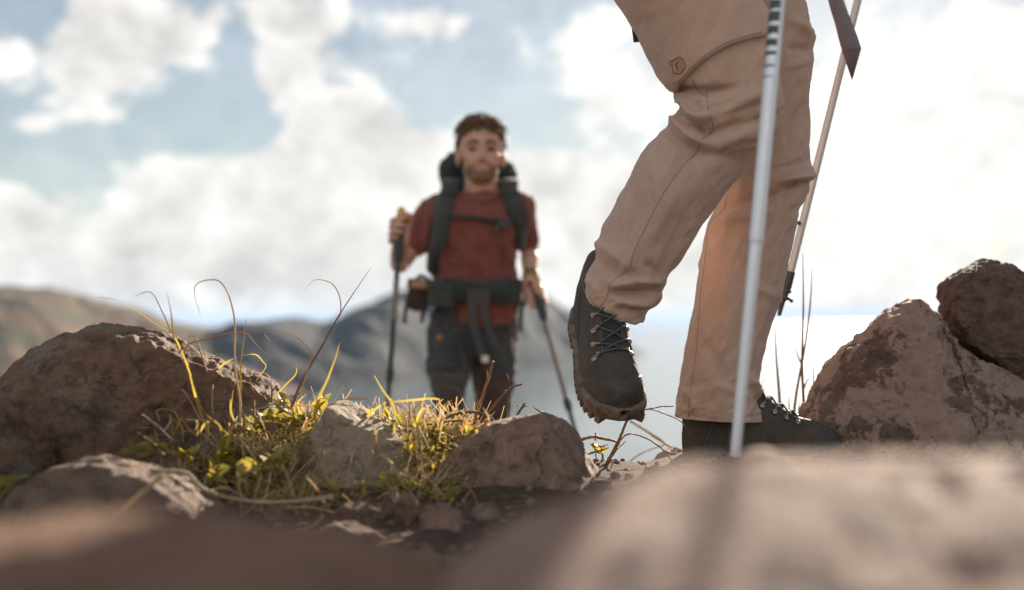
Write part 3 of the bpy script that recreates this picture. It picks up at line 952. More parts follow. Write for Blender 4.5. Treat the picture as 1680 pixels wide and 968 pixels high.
def trouser_leg(stations, leg, rings=230, seg=150):
    S = catmull(stations, rings)
    V = np.zeros((rings, seg, 3)); th = np.linspace(0, 2 * np.pi, seg, endpoint=False)
    for i, (lx, ly, rx, ry, d, hd) in enumerate(S):
        l = np.array(W(lx, ly, d)); r = np.array(W(rx, ry, d)); c = (l + r) / 2; a = (r - l) / 2
        t = S[min(i + 1, rings - 1)] - S[max(i - 1, 0)]
        tang = np.array([t[0] + t[2], 0, -(t[1] + t[3])]); tang /= np.linalg.norm(tang) + 1e-9
        lean = (.35 if leg == 0 else 0.0) * sstep(.6, 1.0, i / (rings - 1))
        bvec = np.array([0, -hd, 0]) + tang * hd * lean
        ct = np.cos(th); st = np.sin(th)
        e = .90
        V[i] = c + np.outer(np.sign(ct) * np.abs(ct) ** e, a) + np.outer(np.sign(st) * np.abs(st) ** e, bvec)
    ii = np.arange(rings * seg).reshape(rings, seg)
    Q = np.stack([ii[:-1], ii[1:], np.roll(ii, -1, 1)[1:], np.roll(ii, -1, 1)[:-1]], -1).reshape(-1, 4)
    me = mesh_np('leg', V.reshape(-1, 3), Q)
    P = get_co(me); N_ = get_no(me)
    if (N_[:, 1] * (P[:, 1] - 2.08)).mean() < 0: N_ = -N_
    px = np.stack([CX + P[:, 0] / P[:, 1] * F, HY - (P[:, 2] - CAMZ) / P[:, 1] * F], -1)
    face = sstep(.35, -.15, N_[:, 1])
    disp = fbm(P * (9, 9, 7) + leg * 5, 4, .5) * .0042 * 1.0 + fbm(P * (26, 26, 20) + leg * 3, 3, .5) * .0018
    # lines of drag run along the cloth
    disp += (np.abs(fbm(P @ np.array([[1, 0, .5], [0, 1, 0], [-.5, 0, 1]]) * (16, 16, 4.5) + 3 + leg, 4)) - .2) * -.0075
    bend_ = np.exp(-((px[:, 1] - (190 if leg == 0 else 300)) / 55) ** 2) + np.exp(-((px[:, 1] - (480 if leg == 0 else 650)) / 40) ** 2)
    disp += (np.abs(fbm(P @ np.array([[1, 0, -.4], [0, 1, 0], [.4, 0, 1]]) * (9, 9, 30) + 8 + leg, 3)) - .2) * -.0065 * bend_
    for (path, amp, wd, lg) in FOLDS:
        if lg != leg: continue
        C = catmull(np.array(path, float) if len(path) > 2 else np.array([path[0], ((path[0][0] + path[1][0]) / 2, (path[0][1] + path[1][1]) / 2), path[1]], float), 24)
        ds, tt = seg_dist(px, C)
        w_ = np.exp(-(ds / (wd * .78)) ** 2) * (.25 + .75 * np.sin(np.pi * np.clip(tt, .02, .98)) ** .6)
        disp += 1.7 * amp * w_ * face
    ds, tt = seg_dist(px, catmull(np.array(HEMS[leg], float), 30))
    disp += -.0016 * np.exp(-(ds / 2.2) ** 2) * face
    V2 = P + N_ * disp[:, None]
    # turn the hem inside so the cloth has thickness
    R3 = V2.reshape(rings, seg, 3); last = R3[-1]; cen = last.mean(0)
    inner = np.stack([cen + (last - cen) * .965, cen + (R3[-8] - cen) * .95])
    allV = np.concatenate([R3, inner], 0); n2 = rings + 2
    ii = np.arange(n2 * seg).reshape(n2, seg)
    Q = np.stack([ii[:-1], ii[1:], np.roll(ii, -1, 1)[1:], np.roll(ii, -1, 1)[:-1]], -1).reshape(-1, 4)
    return allV.reshape(-1, 3), Q, R3


V0, Q0, G0 = trouser_leg(LIFT, 0)
V1, Q1, G1 = trouser_leg(STAND, 1)
hipsb = MB()
hc = (Vector(G0[0].mean(0)) + Vector(G1[0].mean(0))) / 2
hipsb.loft([(hc + Vector((.03, 0, -.10)), (.10, 0, 0), (0, .13, 0)), (hc + Vector((.01, 0, -.02)), (.15, 0, 0), (0, .19, 0)), (hc + Vector((.01, 0, .06)), (.14, 0, 0), (0, .175, 0)), (hc + Vector((.02, 0, .15)), (.115, 0, 0), (0, .16, 0))], 40)
HV = np.array([tuple(v) for v in hipsb.V])
tv = np.vstack([V0, V1, HV])
tf = [tuple(q) for q in Q0] + [tuple(q + len(V0)) for q in Q1] + [tuple(i + len(V0) + len(V1) for i in f) for f in hipsb.F]
trousers = obj('trousers', mesh_np('trousers', tv, tf), M_TROUSER, walker)
bv0 = bvh_of(mesh_np('t0', V0, Q0)); bv1 = bvh_of(mesh_np('t1', V1, Q1))


def seam(bv, pts, n=60, r=.00045, name='seam', mat=None, off=.0002, parent=None):
    pp = path_on(bv, pts, n, off)
    return MB().tube([p for p, q in pp], r, 6).build(name, mat or M_SEAM, parent or trousers)


seam(bv0, [(1160, 150), (1161, 175), (1168, 198), (1170, 212), (1160, 224), (1153, 228), (1144, 248), (1124, 268), (1108, 288), (1090, 315), (1072, 348), (1056, 380), (1042, 408), (1037, 425), (1033, 440), (1018, 452), (1002, 464), (998, 475), (996, 486), (985, 503), (977, 514)], 110)
seam(bv0, [(1135, 130), (1145, 148), (1160, 160)], 20)
seam(bv1, [(1194, 318), (1186, 345), (1166, 364), (1160, 395), (1156, 430), (1150, 480), (1146, 530), (1141, 590), (1133, 640), (1128, 690)], 90)
for (bv, hp) in ((bv0, [(968, 490), (988, 513), (1024, 531), (1054, 514)]), (bv1, [(1110, 673), (1150, 685), (1200, 689), (1247, 679)])):
    seam(bv, hp, 40, .0004, 'hem_stitching', MatB('hem_thread').set((.20, .13, .095), .9))

# cargo pocket on the thigh: a thick patch that lies over the leg cloth
rings, seg = G0.shape[:2]
GN = np.cross(np.roll(G0, -1, 1) - np.roll(G0, 1, 1), np.gradient(G0, axis=0)); GN /= np.linalg.norm(GN, axis=-1)[..., None] + 1e-9
if (GN[:, :, 1] * (G0[:, :, 1] - 1.99)).mean() < 0: GN = -GN
pxg = np.stack([CX + G0[..., 0] / G0[..., 1] * F, HY - (G0[..., 2] - CAMZ) / G0[..., 1] * F], -1)
edge = catmull(np.array([(1060, 150), (1094, 148), (1104, 147), (1118, 138), (1135, 118), (1158, 98), (1190, 78), (1225, 66), (1262, 58), (1300, 50)], float), 200)
cols = [k for k in range(-6, seg // 2 + 7)]
pv = []; m_ = 40
for k in cols:
    kk = k % seg
    col = pxg[:, kk]; ey = np.interp(col[:, 0], edge[:, 0], edge[:, 1])
    below = np.where(col[:, 1] > ey)[0]
    if len(below) and below[0] > 0:
        q_ = below[0]; g0 = col[q_ - 1, 1] - ey[q_ - 1]; g1 = col[q_, 1] - ey[q_]; end = q_ - 1 + (-g0) / (g1 - g0 + 1e-9)
    else:
        end = 60
    rr = np.linspace(8, end, m_)
    i0 = np.clip(np.floor(rr).astype(int), 0, rings - 2); fr_ = (rr - i0)[:, None]
    base = G0[i0, kk] * (1 - fr_) + G0[i0 + 1, kk] * fr_; nn = GN[i0, kk]
    ramp_ = np.concatenate([np.full(m_ - 1, 1.0), [1.0]])
    bulge = .0075 + .004 * np.sin(np.linspace(0, np.pi, m_)) + .0025 * np.linspace(0, 1, m_)
    side_ = min(1.0, (k - cols[0]) / 5.0, (cols[-1] - k) / 5.0)
    top = base + nn * (bulge * (.15 + .85 * side_))[:, None]
    pv.append(np.vstack([top, base[-1:] + nn[-1:] * -.002]))
pv = np.array(pv); nc, nr = pv.shape[:2]
ii = np.arange(nc * nr).reshape(nc, nr)
PQ = np.stack([ii[:-1, :-1], ii[1:, :-1], ii[1:, 1:], ii[:-1, 1:]], -1).reshape(-1, 4)
pocket = obj('cargo_pocket', mesh_np('cargo_pocket', pv.reshape(-1, 3), PQ), M_TROUSER, trousers)
bvp = bvh_of(pocket.data)
seam(bvp, [(1103, 138), (1116, 131), (1134, 111), (1156, 92), (1190, 71), (1225, 59), (1250, 53)], 50, .0006, 'pocket_stitching', MatB('pocket_thread').set((.22, .14, .10), .9), .0002)
# embossed round emblem with an animal's head curled inside
M_EMB = MatB('emblem_leather').set((.27, .115, .06), .6)
ex, ey = 1111, 107
emb = MB()
for path in ([(ex + 13 * math.cos(a), ey + 14.5 * math.sin(a)) for a in np.linspace(math.radians(-80), math.radians(125), 16)],
             [(ex + 1, ey - 13), (ex - 5, ey - 9), (ex - 12, ey - 5), (ex - 11, ey - 1), (ex - 7, ey + 3), (ex - 7, ey + 8), (ex - 3, ey + 12)],
             [(ex + 2, ey - 6), (ex - 2, ey + 1), (ex + 1, ey + 8)]):
    pp = path_on(bvp, path, 30, .0003); emb.tube([p for p, q in pp], .0010, 6)
emb.build('emblem', M_EMB, trousers)
dv = [on_surface(bvp, ex + 1, ey, .0002)[0]]; nd = 28
for rr_ in (.5, 1.0):
    for k in range(nd):
        a = 2 * math.pi * k / nd; rx_ = 12.5 if math.cos(a) > -.3 else 9.5
        dv.append(on_surface(bvp, ex + 1 + rx_ * rr_ * math.cos(a), ey + 13.5 * rr_ * math.sin(a), .0002)[0])
MB().add(dv, [(0, 1 + k, 1 + (k + 1) % nd) for k in range(nd)] + [(1 + k, 1 + nd + k, 1 + nd + (k + 1) % nd, 1 + (k + 1) % nd) for k in range(nd)]).build('emblem_patch', MatB('emblem_patch').set((.38, .21, .145), .7), trousers)

# strap end that hangs behind the thigh
M_TEAL = cloth_mat('dark_teal_webbing', (.02, .045, .045), (.03, .055, .052))
MB().ribbon(curve([W(1030, -60, 2.09), W(1040, 10, 2.09), W(1048, 69, 2.09)], 8), .020, (1, .3, .1), .002).build('hanging_strap', M_TEAL, walker)

# ------------------------------------------------------------------ boots
b = MatB('brown_nubuck')
c = b.mix(b.ramp(b.noise(14, 5, .6), [(.35, 0.0), (.65, 1.0)]), (.064, .051, .042), (.090, .070, .056))
c = b.mix(b.ramp(b.noise(70, 6, .7), [(.58, 0.0), (.72, .5)]), c, (.19, .135, .10))
M_NUBUCK = b.set(c, .78, 0, b.bump(b.noise(500, 4, .7), .25, .0015), **{'Specular IOR Level': .25})
b = MatB('black_rubber_rand'); c = b.mix(b.ramp(b.noise(30, 6, .7), [(.5, 0.0), (.7, .6)]), (.040, .033, .028), (.14, .095, .07))
M_RAND = b.set(c, .55, 0, b.bump(b.noise(150, 4), .2, .001))
b = MatB('dusty_sole_rubber'); c = b.mix(b.ramp(b.noise(45, 6, .7), [(.35, 0.0), (.62, 1.0)]), (.05, .043, .04), (.21, .145, .105))
M_SOLE = b.set(c, .8, 0, b.bump(b.noise(180, 4), .3, .001))
M_LACE = MatB('grey_green_lace').set((.075, .082, .077), .8)
M_HOOK = MatB('dark_nickel_hook').set((.30, .30, .29), .34, .9)
M_STITCH = MatB('pale_stitch').set((.33, .31, .28), .8)
M_TONGUE = cloth_mat('dark_tongue_cloth', (.030, .034, .034), (.045, .05, .048))
BX = [0, .006, .02, .04, .07, .10, .12, .14, .16, .19, .22, .25, .268, .282, .292, .297]
BW = [.006, .020, .030, .0345, .0355, .0365, .0385, .041, .0445, .049, .0505, .048, .0425, .033, .021, .008]
BH = [.10, .140, .160, .168, .170, .170, .162, .143, .123, .101, .086, .079, .073, .062, .046, .030]


def boot_pt(x, t, mir, off=0.0):
    """x along the boot, t in 0..1 from the outer bottom over the top to the inner bottom"""
    w_ = np.interp(x, BX, BW); h_ = np.interp(x, BX, BH); z0 = .004 + .016 * np.clip((x - .19) / .1, 0, 1) ** 2
    a = math.pi * t
    cz = math.sin(a) ** (.55); cy = math.cos(a)
    zr = cz
    narrow = 1 - (.30 * zr ** 2 if x > .13 else .30 * zr ** 2 * max(0, (x - .09) / .04) + (0.10 * zr if x < .13 else 0))
    y = -np.sign(cy) * abs(cy) ** .62 * w_ * narrow
    yc = mir * .010 * np.clip((x - .12) / .17, 0, 1) ** 1.5
    return Vector((x, y + yc, z0 + (h_ - z0) * zr))


def boot(name, M, mir, parent, loop=False):
    """M places the boot; mir +1: the inner side lies towards +y"""
    xs = np.interp(np.linspace(0, 1, 110), np.linspace(0, 1, len(BX)), BX)
    ks = np.ones(9) / 9
    ts = np.linspace(0, 1, 60)
    # smooth the profiles by sampling them finely
    L_ = np.array([[tuple(boot_pt(x, t, mir)) for t in ts] for x in xs])
    for _ in range(5):
        L_[1:-1] = .25 * L_[:-2] + .5 * L_[1:-1] + .25 * L_[2:]
    n, m = L_.shape[:2]
    ii = np.arange(n * m).reshape(n, m)
    Q = np.stack([ii[:-1, :-1], ii[:-1, 1:], ii[1:, 1:], ii[1:, :-1]], -1).reshape(-1, 4)
    NN = np.cross(np.gradient(L_, axis=0), np.gradient(L_, axis=1)); NN /= np.linalg.norm(NN, axis=-1)[..., None] + 1e-9
    cenl = np.array([.14, 0, .05])
    if (NN * (L_ - cenl)).sum(-1).mean() < 0: NN = -NN
    # bending creases over the toes
    dsp = fbm(L_.reshape(-1, 3) * 30 + mir, 4).reshape(n, m) * .0016 - .0022 * np.exp(-((L_[..., 0] - .205) / .006) ** 2) * (L_[..., 2] > .05)
    L2 = L_ + NN * dsp[..., None]
    Mn = np.array(M)

    def tw(A):
        A = np.asarray(A); s_ = A.shape; A = A.reshape(-1, 3)
        return (A @ Mn[:3, :3].T + Mn[:3, 3]).reshape(s_)
    bt = obj(name, mesh_np(name, tw(L2.reshape(-1, 3)), Q), M_NUBUCK, parent)
    bvl = BVHTree.FromPolygons([Vector(v) for v in L2.reshape(-1, 3)], [tuple(q) for q in Q])

    def top(x, y, off=.001):
        loc, nor, i, d_ = bvl.ray_cast(Vector((x, y, .4)), Vector((0, 0, -1)))
        if loc is None: loc, nor, i, d_ = bvl.find_nearest(Vector((x, y, .1)))
        if nor.z < 0: nor = -nor
        return loc + nor * off, nor

    def patch(nm, xb, sgn, off, mat):
        """xb(t): where along the boot the piece ends"""
        g = []
        for j, t in enumerate(ts):
            x_e = xb(t); col = L2[:, j]; cn = NN[:, j]
            xx = np.linspace(x_e, .2965 if sgn > 0 else .0005, 24)
            P_ = np.stack([np.interp(xx, L2[:, j, 0], col[:, q]) for q in range(3)], -1) if sgn > 0 else np.stack([np.interp(xx, L2[:, j, 0], col[:, q]) for q in range(3)], -1)
            Nn = np.stack([np.interp(xx, L2[:, j, 0], cn[:, q]) for q in range(3)], -1)
            A = P_ + Nn * off
            g.append(np.vstack([P_[:1] - Nn[:1] * .0006, A]))
        g = np.array(g); a_, b_ = g.shape[:2]; ii = np.arange(a_ * b_).reshape(a_, b_)
        Qp = np.stack([ii[:-1, :-1], ii[1:, :-1], ii[1:, 1:], ii[:-1, 1:]], -1).reshape(-1, 4)
        return obj(nm, mesh_np(nm, tw(g.reshape(-1, 3)), Qp), mat, bt)
    patch('toe_cap', lambda t: .266 - .055 * (1 - math.sin(math.pi * t)) ** 1.3, 1, .0020, M_RAND)
    # heel counter: only the lower back
    hc_ = []
    for j, t in enumerate(ts):
        z_ = math.sin(math.pi * t) ** .55
        if z_ > .60: continue
        hc_.append(j)
    for grp in ([j for j in hc_ if j < 30], [j for j in hc_ if j >= 30]):
        g = []
        for j in grp:
            x_e = .105 * (1 - (math.sin(math.pi * ts[j]) ** .55 / .62) ** 2) + .012
            xx = np.linspace(.001, x_e, 20)
            P_ = np.stack([np.interp(xx, L2[:, j, 0], L2[:, j, q]) for q in range(3)], -1); Nn = np.stack([np.interp(xx, L2[:, j, 0], NN[:, j, q]) for q in range(3)], -1)
            g.append(np.vstack([P_ + Nn * .0016, P_[-1:]]))
        g = np.array(g); a_, b_ = g.shape[:2]; ii = np.arange(a_ * b_).reshape(a_, b_)
        obj('heel_counter', mesh_np('heel_counter', tw(g.reshape(-1, 3)), np.stack([ii[:-1, :-1], ii[1:, :-1], ii[1:, 1:], ii[:-1, 1:]], -1).reshape(-1, 4)), M_NUBUCK, bt)
    # sole with a raised arch and toe spring
    ux = np.concatenate([np.linspace(-.004, .012, 6), np.linspace(.02, .27, 40), np.linspace(.278, .303, 7)])

    def half(x):
        xe = np.clip((x + .004) / .307 * .297, .0, .297)
        rd = math.sqrt(max(0.0, 1 - (max(0.0, x - .262) / .0415) ** 2)) * (math.sqrt(max(0.0, 1 - (max(0.0, .02 - x) / .0245) ** 2)))
        return (np.interp(min(xe, .262), BX, BW) + .0045) * max(rd, .12)

    def zt(x): return .020 + .016 * np.clip((x - .19) / .1, 0, 1) ** 2

    def zb(x): return -.012 + .022 * np.clip((x - .20) / .1, 0, 1) ** 2 + .006 * np.exp(-((x - .115) / .022) ** 2)
    SV = []; SF = []
    prof = [(.90, 1, 0), (1.0, .9, 0), (1.02, .55, 0), (.985, .45, 0), (1.0, .1, 0), (.93, 0, 0)]
    for x in ux:
        yc = mir * .010 * np.clip((x - .12) / .17, 0, 1) ** 1.5; w_ = half(x)
        row = [(x, yc + w_ * k, zb(x) + (zt(x) - zb(x)) * f) for k, f, _ in prof] + [(x, yc - w_ * k, zb(x) + (zt(x) - zb(x)) * f) for k, f, _ in prof[::-1]]
        SV += row
    k_ = 12
    for i in range(len(ux) - 1):
        for j in range(k_):
            j2 = (j + 1) % k_
            SF.append((i * k_ + j, i * k_ + j2, (i + 1) * k_ + j2, (i + 1) * k_ + j))
    SF.append(tuple(range(k_))); SF.append(tuple((len(ux) - 1) * k_ + j for j in range(k_))[::-1])
    so = obj('sole', mesh_np('sole', tw(np.array(SV)), SF), M_SOLE, bt)
    lug = None
    for x in list(np.arange(.006, .088, .0155)) + list(np.arange(.118, .290, .0165)):
        yc = mir * .010 * np.clip((x - .12) / .17, 0, 1) ** 1.5
        for s_ in (-1, 1):
            w_ = half(x)
            if w_ < .016: continue
            q = MB(); L1 = .0105
            dw = half(x + .006) - half(x - .006)
            A = Matrix.Rotation(math.atan2(dw * s_, .012), 3, 'Z')
            q.box((x, yc + s_ * (w_ - .0085), zb(x) - .0035), L1, .0185, .0125, A)
            q2 = MB(); q2.add(tw(np.array([tuple(v) for v in q.V])), q.F)
            q2.build('lug', M_SOLE, bt, False)
    # tongue, hooks and laces
    tg = []
    for x in np.linspace(.112, .212, 24):
        row = []
        for y in np.linspace(-.0165, .0165, 9):
            p, nn = top(x, y, .0016 + .0015 * math.cos(y / .0165 * 1.5)); row.append(tuple(p))
        tg.append(row)
    tg = np.array(tg); a_, b_ = tg.shape[:2]; ii = np.arange(a_ * b_).reshape(a_, b_)
    obj('tongue', mesh_np('tongue', tw(tg.reshape(-1, 3)), np.stack([ii[:-1, :-1], ii[1:, :-1], ii[1:, 1:], ii[:-1, 1:]], -1).reshape(-1, 4)), M_TONGUE, bt)
    rows = [.130, .151, .172, .193, .212]; posn = {}
    for r_i, x in enumerate(rows):
        for s_ in (-1, 1):
            p, nn = top(x, s_ * (.0225 + .001 * r_i), .0004); posn[r_i, s_] = (p, nn)
            t_in = Vector((0, -s_, 0)); t_in = (t_in - nn * t_in.dot(nn)).normalized()
            q = MB()
            # base plate, stem and curled hook
            Rm = Matrix((t_in, nn.cross(t_in), nn)).transposed()
            q.sphere(p - t_in * .007, (.0068, .0058, .0022), 12, 6, Rm)
            q.capsule(p - t_in * .004 + nn * .001, .0023, p + t_in * .007 + nn * .0022, .0022, 8)
            q.tube([p + t_in * .006 + nn * .001, p + t_in * .0085 + nn * .003, p + t_in * .0075 + nn * .0055, p + t_in * .004 + nn * .006], [.0026, .0024, .0022, .0018], 8)
            q2 = MB(); q2.add(tw(np.array([tuple(v) for v in q.V])), q.F); q2.build('lace_hook', M_HOOK, bt)
    lc = MB()

    def hookp(i, s_):
        p, nn = posn[i, s_]; t_in = Vector((0, -s_, 0)); t_in = (t_in - nn * t_in.dot(nn)).normalized()
        return p + t_in * .0065 + nn * .0035
    for i in range(len(rows) - 1):
        for s_ in (-1, 1):
            a, c_ = hookp(i, s_), hookp(i + 1, -s_)
            mid_, nn = top((a.x + c_.x) / 2, 0, .0068 + (.0018 if s_ > 0 else 0))
            lc.tube(curve([a, a.lerp(mid_, .55) + nn * .0008, mid_, c_.lerp(mid_, .55) + nn * .0008, c_], 16), .00185, 7)
    a, c_ = hookp(4, -1), hookp(4, 1); mid_, nn = top(rows[4], 0, .0055)
    lc.tube(curve([a, mid_, c_], 10), .00185, 7)
    if loop:   # a lace bow hangs down the outer side
        p0, nn = top(.112, -mir * .020, .004)
        for (dx, dz) in ((.0, -.062),):
            c1 = [(.058, .100), (.044, .062), (.035, .038), (.038, .020), (.052, .014), (.068, .024), (.079, .050), (.082, .100)]
            pts = []
            for (x, z) in c1:
                loc, nr_, i, d_ = bvl.ray_cast(Vector((x, mir * .3, z)), Vector((0, -mir, 0)))
                pts.append((loc if loc is not None else Vector((x, mir * .036, z))) + Vector((0, mir * .0045, 0)))
            lb = MB(); lb.tube(curve(pts, 40), .00185, 7)
            lb2 = MB(); lb2.add(tw(np.array([tuple(v) for v in lb.V])), lb.F); lb2.build('lace_loop', M_LACE, bt)
    l2 = MB(); l2.add(tw(np.array([tuple(v) for v in lc.V])), lc.F); l2.build('laces', M_LACE, bt)
    # double rows of stitching on the outer side and round the tongue
    st = MB()

    def dash(pts, n):
        C = curve(pts, n * 2)
        for i in range(0, len(C) - 1, 2):
            if (C[i + 1] - C[i]).length > 1e-6: st.tube([C[i], C[i].lerp(C[i + 1], .95)], .0006, 4)
    for s_ in (-1, 1):
        for off in (0, .0035):
            pts = []
            for (x, z) in ((.012, .118), (.030, .104), (.050, .082), (.074, .060), (.092, .036)):
                loc, nr_, i, d_ = bvl.ray_cast(Vector((x + off, s_ * .3, z + off)), Vector((0, -s_, 0)))
                if loc: pts.append(loc + Vector((0, s_ * .0006, 0)))
            if len(pts) > 2: dash(pts, 34)
            pts = []
            for (x, z) in ((.018, .142), (.040, .124), (.066, .112), (.090, .112), (.108, .128), (.120, .140)):
                loc, nr_, i, d_ = bvl.ray_cast(Vector((x, s_ * .3, z + off)), Vector((0, -s_, 0)))
                if loc: pts.append(loc + Vector((0, s_ * .0006, 0)))
            if len(pts) > 2: dash(pts, 34)
        pts = [top(x, s_ * .0175, .0006)[0] for x in np.linspace(.13, .215, 8)]
        dash(pts, 26)
    s2 = MB(); s2.add(tw(np.array([tuple(v) for v in st.V])), st.F); tag(s2.build('stitching', M_STITCH, bt), kind='stuff')
    return bt


def frame(fwd, up, origin_local, at):
    f = Vector(fwd).normalized(); u = Vector(up); u = (u - f * u.dot(f)).normalized(); l = u.cross(f)
    M = Matrix((f, l, u)).transposed().to_4x4()
    M.translation = Vector(at) - M.to_3x3() @ Vector(origin_local)
    return M


# planted left boot in profile, toe to the right; lifted right boot hanging toe down
MBS = frame((.995, -.02, .035), (-.03, 0, 1), (.05, 0, 0.0), W(1165, 764, 2.16)); MBL = frame((.12, -.74, -.66), (.08, -.66, .73), (.055, 0, .13), W(985, 449, 2.03))
boot('boot', MBS, -1, walker, True)
boot('boot', MBL, 1, walker)

# ------------------------------------------------------------------ trekking poles of the walker
b = MatB('brushed_aluminium'); M_ALU = b.set(b.mix(b.noise(40, 3, .6, 0, None, (1, 1, .05)), (.70, .72, .75), (.78, .80, .83)), b.ramp(b.noise(60, 4), [(.3, .34), (.7, .46)]), .45)
M_BLKP = MatB('black_plastic').set((.03, .03, .032), .5)
M_BAND = MatB('dark_print').set((.07, .075, .08), .45, .3)
M_BRONZE = MatB('bronze_aluminium').set((.44, .435, .43), .42, .4)


def ring(mb, a, b_, t0, t1, r):
    mb.tube([a.lerp(b_, t0), a.lerp(b_, t1)], r, 20)


pa, pb = W(1206, 750, 1.5), W(1275.5, 0, 1.5)
pole_dir = (pb - pa).normalized()
ptop = pa + pole_dir * 1.10
pole = empty('trekking_pole', pa)
tag(pole, 'silver telescopic trekking pole planted in front of the tan trousers', 'trekking pole', 'trekking poles')
MB().tube([pa, W(1241, 392, 1.5)], [.0072, .0082], 24).build('lower_shaft', M_ALU, pole)
MB().tube([W(1241, 392, 1.5) - pole_dir * .004, ptop], .0092, 24).build('upper_shaft', M_ALU, pole)
for (y0, y1) in ((2, 16), (21, 37), (44, 57), (66, 77), (86, 92), (108, 111)):
    x0 = lambda y: 1206 + (1275.5 - 1206) * (750 - y) / 750
    MB().tube([W(x0(y1), y1, 1.5), W(x0(y0), y0, 1.5)], .0095, 24).build('band', M_BAND, pole)
MB().tube([W(x0(128), 128, 1.5), W(x0(126.5), 126.5, 1.5)], .0094, 24).build('band', M_BAND, pole)
MB().tube([pa - pole_dir * .006, pa + pole_dir * .002], .0088, 18).build('collar', M_BLKP, pole)
MB().tube([pa - pole_dir * .078, pa - pole_dir * .03, pa - pole_dir * .006], [.003, .0052, .006], 14).build('tip', M_BLKP, pole)
MB().tube([ptop - pole_dir * .13, ptop - pole_dir * .11, ptop - pole_dir * .05, ptop - pole_dir * .01, ptop + pole_dir * .012], [.013, .0165, .0145, .017, .009], 20).build('handle', M_BLKP, pole)
gR = ptop - pole_dir * .06

qa, qb = W(1278, 518, 2.34), W(1410, -12, 2.34)
qd = (qb - qa).normalized(); qtop = qa + qd * 1.02
pole2 = empty('trekking_pole', qa)
tag(pole2, 'bronze lit trekking pole held off the ground behind the planted leg', 'trekking pole', 'trekking poles')
qL = W(1296.5, 449, 2.34)
MB().tube([qL - qd * .01, qtop], .0078, 20).build('shaft', M_BRONZE, pole2)
MB().tube([qL - qd * .03, qL + qd * .004], .0096, 18).build('ferrule', M_BLKP, pole2)
MB().tube([qa + qd * .03, qL - qd * .03], [.0062, .0085], 18).build('lower_ferrule', M_BLKP, pole2)
MB().tube([qa, qa + qd * .032], [.0040, .0056], 14).build('tip', M_BLKP, pole2)
bk = MB(); bc = W(1287, 489, 2.34)
bk.tube([bc - qd * .003, bc, bc + qd * .003], [.010, .0135, .010], 18)
pr = qd.cross(Vector((0, 1, 0))).normalized()
bk.tube([bc + pr * -.012, bc + pr * -.018 - qd * .004], [.004, .003], 8); bk.tube([bc + pr * .010, bc + pr * .020 + qd * .002, bc + pr * .024], [.0045, .0035, .003], 8)
bk.build('basket', M_BLKP, pole2)
MB().tube([bc + qd * .012, bc + qd * .018], [.0105, .0105], 16).build('collar', M_BLKP, pole2)
MB().sphere(W(1311, 366, 2.325), .0045).build('push_button', M_BLKP, pole2)
MB().tube([qtop - qd * .13, qtop - qd * .11, qtop - qd * .05, qtop - qd * .01, qtop + qd * .012], [.012, .0155, .0135, .016, .009], 18).build('handle', M_BLKP, pole2)
gL = qtop - qd * .06
M_STRAP = cloth_mat('mauve_grey_webbing', (.19, .155, .16), (.22, .18, .18))
strap_pts = [qtop + Vector((-.03, -.05, 0)), W(1352, -150, 2.27), W(1360, -60, 2.26), W(1372, 0, 2.255), W(1386, 45, 2.25), W(1398, 84, 2.25)]
sv = MB(); C = curve(strap_pts, 26)
sv.ribbon(C, [.036 + .008 * i / 25 + .0012 * math.sin(i * .9) for i in range(26)], [(1, .75 - .4 * i / 25, .12 * math.sin(i * .35)) for i in range(26)], .0032)
# the slanted cut end
e0, e1 = C[-1], W(1398, 131, 2.25)
sd = Vector((1, .35, .3)).normalized()
t_ = (C[-1] - C[-2]).normalized(); sdp = (Vector((1, .35, 0)) - t_ * Vector((1, .35, 0)).dot(t_)).normalized()
nn_ = t_.cross(sdp) * .00125
sv.add([e0 - sdp * .022 - nn_, e0 + sdp * .022 - nn_, e1 - nn_, e0 - sdp * .022 + nn_, e0 + sdp * .022 + nn_, e1 + nn_], [(0, 1, 2), (5, 4, 3), (1, 4, 5, 2), (2, 5, 3, 0)])
sv.build('wrist_strap', M_STRAP, pole2)

# the rest of the walker's body, above the frame, which throws the shade on the near stones
pel = hc + Vector((.02, 0, .04))
Jw = dict(pelvis=pel, chest=pel + Vector((.09, 0, .36)), neck=pel + Vector((.13, 0, .55)), headc=pel + Vector((.17, 0, .70)),
          shR=pel + Vector((.10, -.17, .47)), shL=pel + Vector((.10, .19, .47)), elR=pel + Vector((.08, -.33, .22)), elL=pel + Vector((.16, .28, .22)),
          hipR=Vector(G0[6].mean(0)) + Vector((0, 0, -.02)), hipL=Vector(G1[6].mean(0)) + Vector((0, 0, -.02)),
          knR=Vector(G0[78].mean(0)), knL=Vector(G1[100].mean(0)), anR=MBL @ Vector((.065, 0, .10)), anL=MBS @ Vector((.06, 0, .10)), toeR=MBL @ Vector((.20, .004, .045)), toeL=MBS @ Vector((.20, -.004, .045)),
          gR=gR, axR=pole_dir, gL=gL, axL=qd, headM=Matrix.Rotation(math.radians(90), 3, 'Z'))
Jw['wrR'] = gR + (Jw['elR'] - gR).normalized() * .075; Jw['wrL'] = gL + (Jw['elL'] - gL).normalized() * .075
wbody, wP = body_mesh(Jw, .006)
obj('body', wbody, M_SKIN, walker)
sh = MB()
upw = (Jw['chest'] - Jw['pelvis']).normalized(); sdw = Vector((0, 1, 0)); fw = Vector((1, 0, -.2))
sh.loft([(pel + upw * .02, sdw * .17, fw * .13), (pel + upw * .15, sdw * .16, fw * .12), (Jw['chest'], sdw * .185, fw * .135), (Jw['chest'] + upw * .10, sdw * .19, fw * .12), (Jw['neck'] - upw * .05, sdw * .10, fw * .08)])
